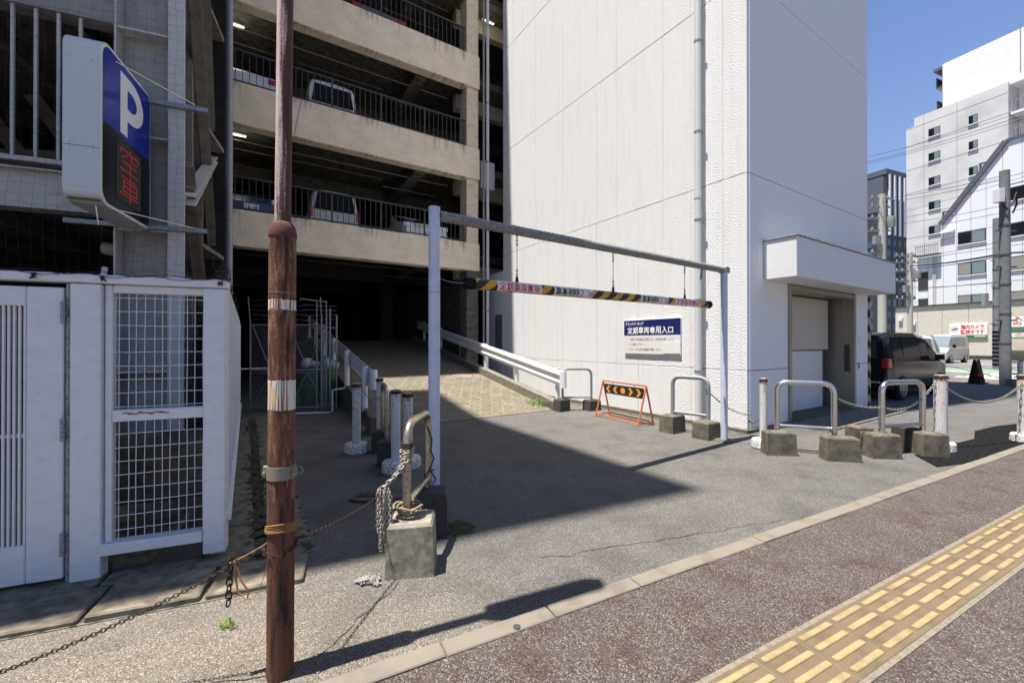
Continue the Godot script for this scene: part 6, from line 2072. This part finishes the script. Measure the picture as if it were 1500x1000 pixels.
# ---------------------------------------------------------------- the far side of the street, at the right
func build_far_side() -> void:
	var E := Transform3D(Basis(Vector3(0.379, 0, 0.925), Vector3.UP, Vector3(-0.925, 0, 0.379)).orthonormalized(), Vector3(43.6, 0, -46.0))
	var turn := E.basis.get_euler().y
	# side street: sheets of paint on the asphalt
	var lot := sst()
	box(lot, E * Vector3(12, -0.02, 18.5), Vector3(70, 0.024, 32), 0.0, E.basis)
	ground("side_street", lot, M.road)
	for b in [[14.3, 0.25, 0.0, 40.0, "line_white"], [9.5, 0.16, 4.0, 40.0, "line_white"], [24.6, 2.2, 6.0, 18.5, "line_green"], [26.9, 0.5, 6.0, 40.0, "line_white"], [28.2, 0.5, 16.0, 40.0, "line_white"], [29.3, 0.5, 16.0, 40.0, "line_white"], [30.4, 0.5, 16.0, 40.0, "line_white"], [31.5, 0.5, 16.0, 40.0, "line_white"], [33.6, 0.16, 4.0, 40.0, "line_orange"], [34.4, 0.14, 6.0, 40.0, "line_orange"]]:
		var s := sst()
		box(s, E * Vector3((b[2] + b[3]) / 2, -0.004, b[0]), Vector3(b[3] - b[2], 0.008, b[1]), 0.0, E.basis)
		ground("road_marking", s, M[b[4]])
	# cream wall of the car park
	var w := thing("cream_wall", "long cream wall with a dark coping below the white apartment block", "wall", E * Vector3(0, 0, 2.2), turn)
	var x0 := 0.0
	for k in 9:
		var s := sst()
		var x1 := x0 + 1.9
		if k == 4: x1 = 8.3
		if k == 5:
			x0 = 11.0
			x1 = 13.0
		box(s, Vector3((x0 + x1) / 2, 2.65, -0.1), Vector3(x1 - x0 - 0.02, 5.3, 0.2), 0.01)
		obj("wall_panel", s, M.cream, w)
		x0 = x1
	var s := sst()
	box(s, Vector3(9.65, 3.7, -0.1), Vector3(2.68, 3.2, 0.2))
	obj("lintel", s, M.cream, w)
	s = sst()
	box(s, Vector3(8, 5.36, -0.05), Vector3(16.2, 0.1, 0.4))
	obj("coping", s, M.dark_steel, w)
	s = sst()
	box(s, Vector3(4, 0.2, 0.02), Vector3(8, 0.3, 0.06))
	obj("plinth", s, M.dark_steel, w)
	s = sst()
	box(s, Vector3(8, 2.6, -1.6), Vector3(16, 5.2, 0.2))
	box(s, Vector3(0.1, 2.6, -0.9), Vector3(0.2, 5.2, 1.3))
	obj("back_wall", s, M.cream, w)
	for p in [[0.5, 4.1], [1.6, 3.6]]:
		s = sst()
		box(s, Vector3(p[0], p[1], 0.12), Vector3(0.35, 0.4, 0.2), 0.02)
		obj("wall_lamp", s, M.white, w)
	var cs := thing("camera_sign", "white sign with red lettering and a camera picture on the cream wall", "sign", E * Vector3(5.68, 2.69, 2.26), turn)
	s = sst()
	box(s, Vector3.ZERO, Vector3(2.64, 1.46, 0.08), 0.01)
	obj("board", s, M.white, cs)
	s = sst()
	quad(s, Vector3(-1.31, -0.72, 0.045), Vector3(1.31, -0.72, 0.045), Vector3(1.31, 0.72, 0.045), Vector3(-1.31, 0.72, 0.045), Vector3.BACK)
	obj("printed_face", s, M.camera_sign, cs)
	for q in [[9.3, 3.35, 1.3, "white entrance sign with red lettering right of the utility poles"], [9.4, 2.2, 0.55, "low white sign strip under the entrance sign"]]:
		var ls := thing("entrance_sign", q[3], "sign", E * Vector3(q[0], q[1], 2.4), turn)
		s = sst()
		box(s, Vector3.ZERO, Vector3(1.9, q[2], 0.08), 0.01)
		obj("board", s, M.line_green, ls)
		s = sst()
		quad(s, Vector3(-0.9, -q[2] / 2 + 0.06, 0.045), Vector3(0.9, -q[2] / 2 + 0.06, 0.045), Vector3(0.9, q[2] / 2 - 0.06, 0.045), Vector3(-0.9, q[2] / 2 - 0.06, 0.045), Vector3.BACK)
		obj("printed_face", s, M.lot_sign, ls)
	# white apartment block
	var b := thing("apartment_block", "tall white tiled apartment block with small windows and a sloping dark line", "building", E.origin, turn)
	s = sst()
	box(s, Vector3(4.155, 13.0, -6), Vector3(6.93, 26, 12))
	box(s, Vector3(0.345, 12.55, -6), Vector3(0.69, 25.1, 12))
	var bw := obj("wall", s, M.far_tile, b)
	s = sst()
	box(s, Vector3(7.5, 28.2, -6.3), Vector3(9.2, 4.8, 12))
	box(s, Vector3(11, 13, -7.5), Vector3(6.7, 26, 11))
	obj("upper_wall", s, M.far_white, b)
	# tile joints
	for y in [13.0, 15.4, 17.9, 20.5, 23.1, 25.0]:
		s = sst()
		box(s, Vector3(3.8, y, 0.005), Vector3(7.6, 0.03, 0.01))
		obj("joint", s, M.grey_pipe, bw)
	for x in [1.5, 4.1]:
		s = sst()
		box(s, Vector3(x, 13, 0.006), Vector3(0.03, 26, 0.01))
		obj("joint", s, M.grey_pipe, bw)
	# dark eave and balconies on the left end of the top storeys
	s = sst()
	box(s, Vector3(2.55, 30.4, -4), Vector3(0.9, 0.3, 7))
	box(s, Vector3(2.75, 28.6, -4), Vector3(0.3, 3.6, 6))
	obj("eave", s, M.far_panel, b)
	for y in [26.3, 28.7]:
		s = sst()
		box(s, Vector3(2.5, y, -2.5), Vector3(0.8, 0.2, 3))
		box(s, Vector3(2.12, y + 0.6, -2.5), Vector3(0.05, 1.0, 3))
		obj("balcony", s, M.grey_pipe, b)
	# balconies at the right edge
	for y in [17.8, 20.4, 23.0]:
		s = sst()
		box(s, Vector3(9.5, y, -1.0), Vector3(3.6, 0.2, 1.6))
		var bo := obj("balcony", s, M.far_white, b)
		s = sst()
		for k in 16: box(s, Vector3(7.8 + k * 0.22, y + 0.6, -0.25), Vector3(0.05, 1.1, 0.05))
		box(s, Vector3(9.5, y + 1.15, -0.25), Vector3(3.5, 0.06, 0.06))
		obj("railing", s, M.grey_pipe, bo)
		s = sst()
		box(s, Vector3(9.8, y + 1.2, -1.99), Vector3(2.2, 1.9, 0.06))
		obj("window", s, M.glass_dark, b)
	# lower wing of pale blue panels
	s = sst()
	prism(s, PackedVector2Array([Vector2(3.09, 13.86), Vector2(7.62, 20.3), Vector2(14, 20.3), Vector2(14, 0), Vector2(1.0, 0), Vector2(1.0, 10.6), Vector2(3.09, 10.6)]), 0.02, 0.45)
	var wing := obj("lower_wing", s, M.far_blue, b)
	for x in [2.0, 3.2, 4.2, 5.25, 6.3, 7.4, 8.6, 9.8]:
		s = sst()
		var top := 10.55 if x < 3.1 else minf(13.86 + (x - 3.09) * 1.42, 20.2)
		box(s, Vector3(x, top / 2, 0.452), Vector3(0.03, top, 0.012))
		obj("joint", s, M.grey_pipe, wing)
	for y in [7.3, 10.55, 13.75, 17.0]:
		s = sst()
		var xl := 1.1 if y < 10.6 else (3.15 if y < 13.8 else 5.4)
		box(s, Vector3((xl + 14) / 2, y, 0.453), Vector3(14 - xl, 0.03, 0.013))
		obj("joint", s, M.grey_pipe, wing)
	s = sst()
	bar(s, Vector3(3.0, 13.75, 0.52), Vector3(7.62, 20.35, 0.52), 0.4, 0.22, Vector3.BACK)
	box(s, Vector3(10.8, 20.4, 0.4), Vector3(6.4, 0.22, 0.4))
	obj("sloping_eave", s, M.far_panel, b)
	for q in [[3.2, 14.0], [5.9, 17.9]]:
		s = sst()
		box(s, Vector3(q[0], q[1] + 0.5, 0.4), Vector3(0.08, 1.0, 0.3))
		box(s, Vector3(q[0] + 0.3, q[1] + 1.0, 0.4), Vector3(0.7, 0.08, 0.3))
		obj("roof_rail", s, M.far_panel, b)
	# windows
	var wins := []
	for k in 5: wins.append([1.9, 2.82, 24.2 - k * 2.58, 0.85, 0.0])
	for k in 3: wins.append([4.97, 5.59, 24.05 - k * 2.55, 0.85, 0.0])
	for y in [12.6, 9.5, 6.3]: wins.append([4.32, 6.28, y, 1.25, 0.45])
	for y in [15.9, 12.6, 9.5, 6.3]: wins.append([7.62, 10.0, y, 1.25, 0.45])
	var wi := 0
	for q in wins:
		var wd: float = q[1] - q[0]
		s = sst()
		var cx: float = (q[0] + q[1]) / 2
		var cy: float = q[2] - q[3] / 2
		box(s, Vector3(cx, cy, q[4] + 0.01), Vector3(wd, q[3], 0.1))
		var f := obj("window", s, M.far_dark, b)
		s = sst()
		box(s, Vector3(cx, q[2] - q[3] - 0.04, q[4] + 0.05), Vector3(wd + 0.1, 0.08, 0.14))
		obj("sill", s, M.far_white, f)
		for e in [-0.25, 0.25]:
			s = sst()
			box(s, Vector3(cx + e * wd, cy, q[4] + 0.062), Vector3(wd * 0.44, q[3] * 0.86, 0.02))
			var gm: Material = M.glass_clear if e > 0 else (mat(0.26, 0.25, 0.23, 0.6) if q[4] > 0 and q[2] < 10 else M.glass_dark)
			obj("pane", s, gm, f)
		wi += 1
	# low balcony and openings at the left foot, drainpipe
	s = sst()
	for k in 13: box(s, Vector3(1.2 + k * 0.15, 11.3, 1.0), Vector3(0.03, 0.9, 0.03))
	box(s, Vector3(2.1, 11.75, 1.0), Vector3(1.95, 0.06, 0.06))
	box(s, Vector3(2.1, 10.75, 0.7), Vector3(1.95, 0.12, 0.9))
	obj("balcony", s, M.far_panel, b)
	for y in [9.0, 6.2]:
		s = sst()
		box(s, Vector3(1.6, y - 0.9, 0.47), Vector3(0.8, 1.9, 0.06))
		obj("opening", s, M.far_dark, b)
	s = sst()
	for x in [2.45, 2.6]: tube(s, [Vector3(x, 0, 0.55), Vector3(x, 10.6, 0.55)], 0.05, 8)
	obj("drainpipe", s, M.pipe, b)
	s = sst()
	box(s, Vector3(3.6, 12.9, 0.6), Vector3(1.0, 0.25, 0.4))
	obj("hood", s, M.far_white, b)
	s = sst()
	box(s, Vector3(8.3, 29.0, -0.28), Vector3(0.06, 4.6, 0.06))
	obj("pipe", s, M.grey_pipe, b)
	# dark tower far behind
	var d := thing("dark_building", "dark glass office building with pale fins, behind the white apartment block", "building", Vector3(64.7, 0, -72), turn)
	s = sst()
	box(s, Vector3(-10, 15.7, -7), Vector3(20, 31.4, 14))
	var dw := obj("wall", s, M.far_dark, d)
	s = sst()
	box(s, Vector3(-10, 31.2, -7), Vector3(20.3, 0.9, 14.3))
	box(s, Vector3(-3.0, 27.5, 0.06), Vector3(5.4, 6.0, 0.1))
	obj("cornice", s, M.far_panel, d)
	for k in 7:
		s = sst()
		box(s, Vector3(0.15, 25.5, -0.8 - k * 1.5), Vector3(0.3, 10.5, 0.35))
		obj("fin", s, M.far_blue, d)
	for r in 9:
		for c in 8:
			s = sst()
			box(s, Vector3(0.03, 19.0 - r * 2.1, -0.8 - c * 1.6), Vector3(0.06, 1.2, 0.9))
			obj("window", s, M.far_panel if (r * 5 + c * 3) % 4 else M.glass_blue, d)
			if c < 4:
				s = sst()
				box(s, Vector3(-0.8 - c * 1.6, 19.0 - r * 2.1, 0.03), Vector3(0.9, 1.2, 0.06))
				obj("window", s, M.glass_blue, d)
	# utility poles
	for q in [[Vector3(18.35, 0, -15.5), 7.95, 0.15, "thick grey utility pole with a small box, nearest at the right"], [Vector3(28.98, 0, -24.9), 8.98, 0.17, "thinner grey pole with a black and white striped guard, behind the thick pole"], [Vector3(26.66, 0, -30), 12.22, 0.25, "pale concrete utility pole with crossarms just right of the white tower"], [Vector3(36.32, 0, -38), 9.77, 0.2, "pale utility pole with a transformer before the white apartment block"]]:
		var p := thing("utility_pole", q[3], "utility pole", q[0], 0.0, "utility poles")
		s = sst()
		tube(s, [Vector3.ZERO, Vector3(0, q[1], 0)], [q[2] * 1.06, q[2] * 0.92], 16)
		obj("pole", s, M.pole_conc if q[2] < 0.18 else M.pole_pale, p)
		if q[2] > 0.18:
			for y in [0.3, 0.9, 1.7, 2.6, 4.2]:
				s = sst()
				box(s, Vector3(-0.3, q[1] - y, 0), Vector3(2.2 - 0.15 * y, 0.09, 0.1))
				var ca := obj("crossarm", s, M.grey_pipe, p)
				s = sst()
				for x in [-1.2, -0.7, -0.2, 0.4]: lathe(s, [Vector2(0.05, 0), Vector2(0.09, 0.06), Vector2(0.05, 0.12), Vector2(0.08, 0.18), Vector2(0.0, 0.24)], 8, Vector3(x, q[1] - y + 0.04, 0))
				obj("insulator", s, M.grey_pipe, ca).set_meta("kind", "stuff")
			s = sst()
			lathe(s, [Vector2(0, 0), Vector2(0.25, 0.02), Vector2(0.27, 0.5), Vector2(0.25, 0.75), Vector2(0, 0.82)], 14, Vector3(0.45, q[1] - 2.4, 0.2))
			obj("transformer", s, M.grey_pipe, p)
			s = sst()
			box(s, Vector3(-0.5, q[1] - 3.3, 0.15), Vector3(0.4, 0.6, 0.3))
			obj("switch_box", s, M.grey_pipe, p)
		else:
			for y in [0.55, 0.3, 0.72]:
				s = sst()
				box(s, Vector3(0.05, q[1] * y, 0), Vector3(0.75, 0.05, 0.06))
				obj("bracket", s, M.far_panel, p)
			for k in 5:
				s = sst()
				tube(s, [Vector3(0, 1.5 + k * 1.1, 0), Vector3(0, 1.56 + k * 1.1, 0)], q[2] * 1.1, 12)
				obj("band", s, M.far_panel, p)
			if q[2] < 0.16:
				s = sst()
				box(s, Vector3(-0.28, q[1] - 0.95, 0.05), Vector3(0.22, 0.5, 0.22), 0.01)
				obj("junction_box", s, M.white, p)
				s = sst()
				tube(s, [Vector3(-0.25, q[1] - 1.2, 0.1), Vector3(-0.1, q[1] - 1.5, 0.18), Vector3(0.12, q[1] - 1.2, 0.18), Vector3(0.3, q[1] - 0.8, 0.12), Vector3(0.32, q[1] - 1.3, 0.1), Vector3(0.18, q[1] - 1.6, 0.1)], 0.03, 6)
				obj("cable_loop", s, M.cable, p)
			else:
				for k in 9:
					s = sst()
					tube(s, [Vector3(0, 0.2 + k * 0.24, 0), Vector3(0, 0.34 + k * 0.24, 0)], q[2] * 1.14, 14)
					obj("guard_stripe", s, M.black, p)
				s = sst()
				box(s, Vector3(-0.75, q[1] * 0.46, 0.05), Vector3(0.24, 0.75, 0.2), 0.01)
				bar(s, Vector3(-0.7, q[1] * 0.43, 0), Vector3(0, q[1] * 0.43, 0), 0.04, 0.04)
				obj("small_box", s, M.grey_pipe, p)
	# cables
	var cab := [[Vector3(25.62, 14.93, -30.00), Vector3(24.59, 12.66, -20.00), 0.012, "topmost thin cable crossing the blue sky"], [Vector3(25.62, 14.58, -30.00), Vector3(24.59, 12.47, -20.00), 0.014, "second thin cable crossing the blue sky"], [Vector3(25.62, 14.45, -30.00), Vector3(24.59, 12.30, -20.00), 0.012, "third thin cable crossing the blue sky, lowest there"],
		[Vector3(26.66, 11.93, -30.00), Vector3(18.40, 7.80, -15.50), 0.012, "upper cable from the crossarm pole to the top of the thick pole"], [Vector3(26.66, 11.68, -30.00), Vector3(18.40, 7.65, -15.50), 0.012, "second cable from the crossarm pole to the thick pole"], [Vector3(26.66, 10.60, -30.00), Vector3(20.67, 8.25, -15.00), 0.01, "cable passing in front of the thick pole near its box"], [Vector3(26.66, 10.01, -30.00), Vector3(18.40, 6.68, -15.50), 0.01, "cable over the third row of small windows"],
		[Vector3(36.32, 9.40, -38.00), Vector3(18.40, 5.36, -15.50), 0.012, "thin cable above the thick bundled cable"], [Vector3(36.32, 8.59, -38.00), Vector3(18.40, 4.88, -15.50), 0.045, "thick bundled cable from the transformer pole to the thick pole"], [Vector3(36.32, 8.34, -38.00), Vector3(18.40, 4.80, -15.50), 0.02, "cable just under the thick bundled cable"],
		[Vector3(26.66, 5.58, -30.00), Vector3(18.40, 3.81, -15.50), 0.012, "lowest cable, crossing the wing's middle windows"], [Vector3(18.40, 4.88, -15.50), Vector3(22.4, 5.15, -12.50), 0.035, "thick cable leaving the thick pole to the right"], [Vector3(36.32, 10.33, -38.00), Vector3(29.06, 8.57, -24.90), 0.01, "cable from the transformer pole to the striped pole"],
		[Vector3(18.40, 7.39, -15.50), Vector3(22.0, 8.6, -12.50), 0.02, "cable rising from the thick pole's top to the right"], [Vector3(26.66, 8.29, -30.00), Vector3(36.32, 9.0, -38.00), 0.012, "cable between the two pale poles"]]
	for c in cab:
		s = sst()
		tube(s, sag(c[0], c[1], 0.12, 10), c[2], 5, false)
		tag(obj("overhead_cable", s, M.cable), c[3], "cable", "overhead cables")

# ---------------------------------------------------------------- small street things at the right
func build_street_bits() -> void:
	for k in 2:
		var at: Vector3 = [Vector3(17.65, 0, -15.9), Vector3(18.02, 0, -16.1)][k]
		var c := thing("black_cone", ["left of the two black cones with red discs, by the side street", "right of the two black cones with red discs, by the side street"][k], "cone", at, 0.3, "black cones")
		var s := sst()
		lathe(s, [Vector2(0.18, 0.03), Vector2(0.04, 0.9), Vector2(0, 0.92)], 16)
		obj("cone", s, M.black, c)
		s = sst()
		box(s, Vector3(0, 0.015, 0), Vector3(0.42, 0.03, 0.42), 0.008)
		obj("base", s, M.black, c)
		s = sst()
		lathe(s, [Vector2(0.05, 0), Vector2(0.05, 0.006), Vector2(0, 0.006)], 16)
		var o := obj("red_disc", s, M.lamp_red, c, Vector3(-0.08, 0.34, 0.145))
		o.rotation = Vector3(PI / 2 - 0.2, -0.5, 0)
	# rail of rusty posts beside the cones
	var r := thing("street_railing", "rusty white pipe railing on blocks beside the black cones", "railing", Vector3(18.3, 0, -15.0), 0.0)
	for k in 3:
		var s := sst()
		tube(s, [Vector3(k * 1.5, 0, k * 0.5), Vector3(k * 1.5, 0.92, k * 0.5)], 0.075, 12)
		obj("post", s, M.chipped_bad, r)
		s = sst()
		box(s, Vector3(k * 1.5, 0.12, k * 0.5), Vector3(0.75, 0.24, 0.3), 0.02)
		obj("block", s, M.concrete, r)
	for y in [0.86, 0.42]:
		var s := sst()
		tube(s, [Vector3(-0.2, y, -0.06), Vector3(3.2, y, 1.1)], 0.035, 8)
		obj("rail", s, M.chip_base, r)
	var s := sst()
	blob(s, Vector3(20.6, 0.45, -15.3), Vector3(0.5, 0.45, 0.4), 9, 18, 12, 0.35)
	tag(obj("plastic_sheet", s, M.steel_grey), "grey crumpled sheet over something beside the railing at the right edge", "sheet")

# ---------------------------------------------------------------- weeds
func build_plants() -> void:
	for p in [[Vector3(0.72, 0, -9.95), 130, 0.34, "pale green tuft of weeds at the lower end of the ramp kerb"], [Vector3(-1.54, 0.01, -2.27), 22, 0.05, "tiny green weed in a crack between the drain covers"]]:
		var st := sst()
		for k in p[1]:
			var a := rng.randf_range(0, TAU)
			var r: float = p[2] * sqrt(rng.randf())
			var o: Vector3 = p[0] + Vector3(cos(a) * r, 0, sin(a) * r * 0.5)
			var h: float = p[2] * rng.randf_range(0.4, 1.0)
			var lean := Vector3(rng.randf_range(-0.6, 0.6), 1, rng.randf_range(-0.6, 0.6)).normalized()
			var w := Vector3(cos(a + 1.0), 0, sin(a + 1.0)) * (0.012 if p[2] > 0.1 else 0.006)
			var m := o + lean * h * 0.6
			var tip := o + lean * h + Vector3(lean.x, -0.3, lean.z) * h * 0.3
			quad(st, o - w * 0.4, o + w * 0.4, m + w, m - w, Vector3(0.2, 0.4, 1))
			quad(st, m - w, m + w, tip + w * 0.1, tip - w * 0.1, Vector3(0.2, 0.8, 0.6))
		tag(obj("weeds", st, M.leaf), p[3], "weeds")

# ---------------------------------------------------------------- the street going on to the right, outside the frame
func build_beyond() -> void:
	for q in [[Vector3(52, 0, -20), Vector3(18, 15, 22), "brown office block further along the street, right of the picture"], [Vector3(50, 0, 16), Vector3(30, 19, 16), "grey office block across the street, right of the picture"]]:
		var b := thing("street_block", q[2], "building", q[0], STREET)
		var s := sst()
		var z: Vector3 = q[1]
		box(s, Vector3(0, z.y / 2, 0), z)
		obj("wall", s, mat(0.16, 0.14, 0.12, 0.8), b)
		for f in int(z.y / 3.0):
			s = sst()
			box(s, Vector3(-z.x / 2, 1.9 + f * 3.0, 0), Vector3(0.1, 1.5, z.z * 0.9))
			box(s, Vector3(0, 1.9 + f * 3.0, z.z / 2), Vector3(z.x * 0.9, 1.5, 0.1))
			box(s, Vector3(0, 1.9 + f * 3.0, -z.z / 2), Vector3(z.x * 0.9, 1.5, 0.1))
			obj("window_band", s, M.glass_dark, b)
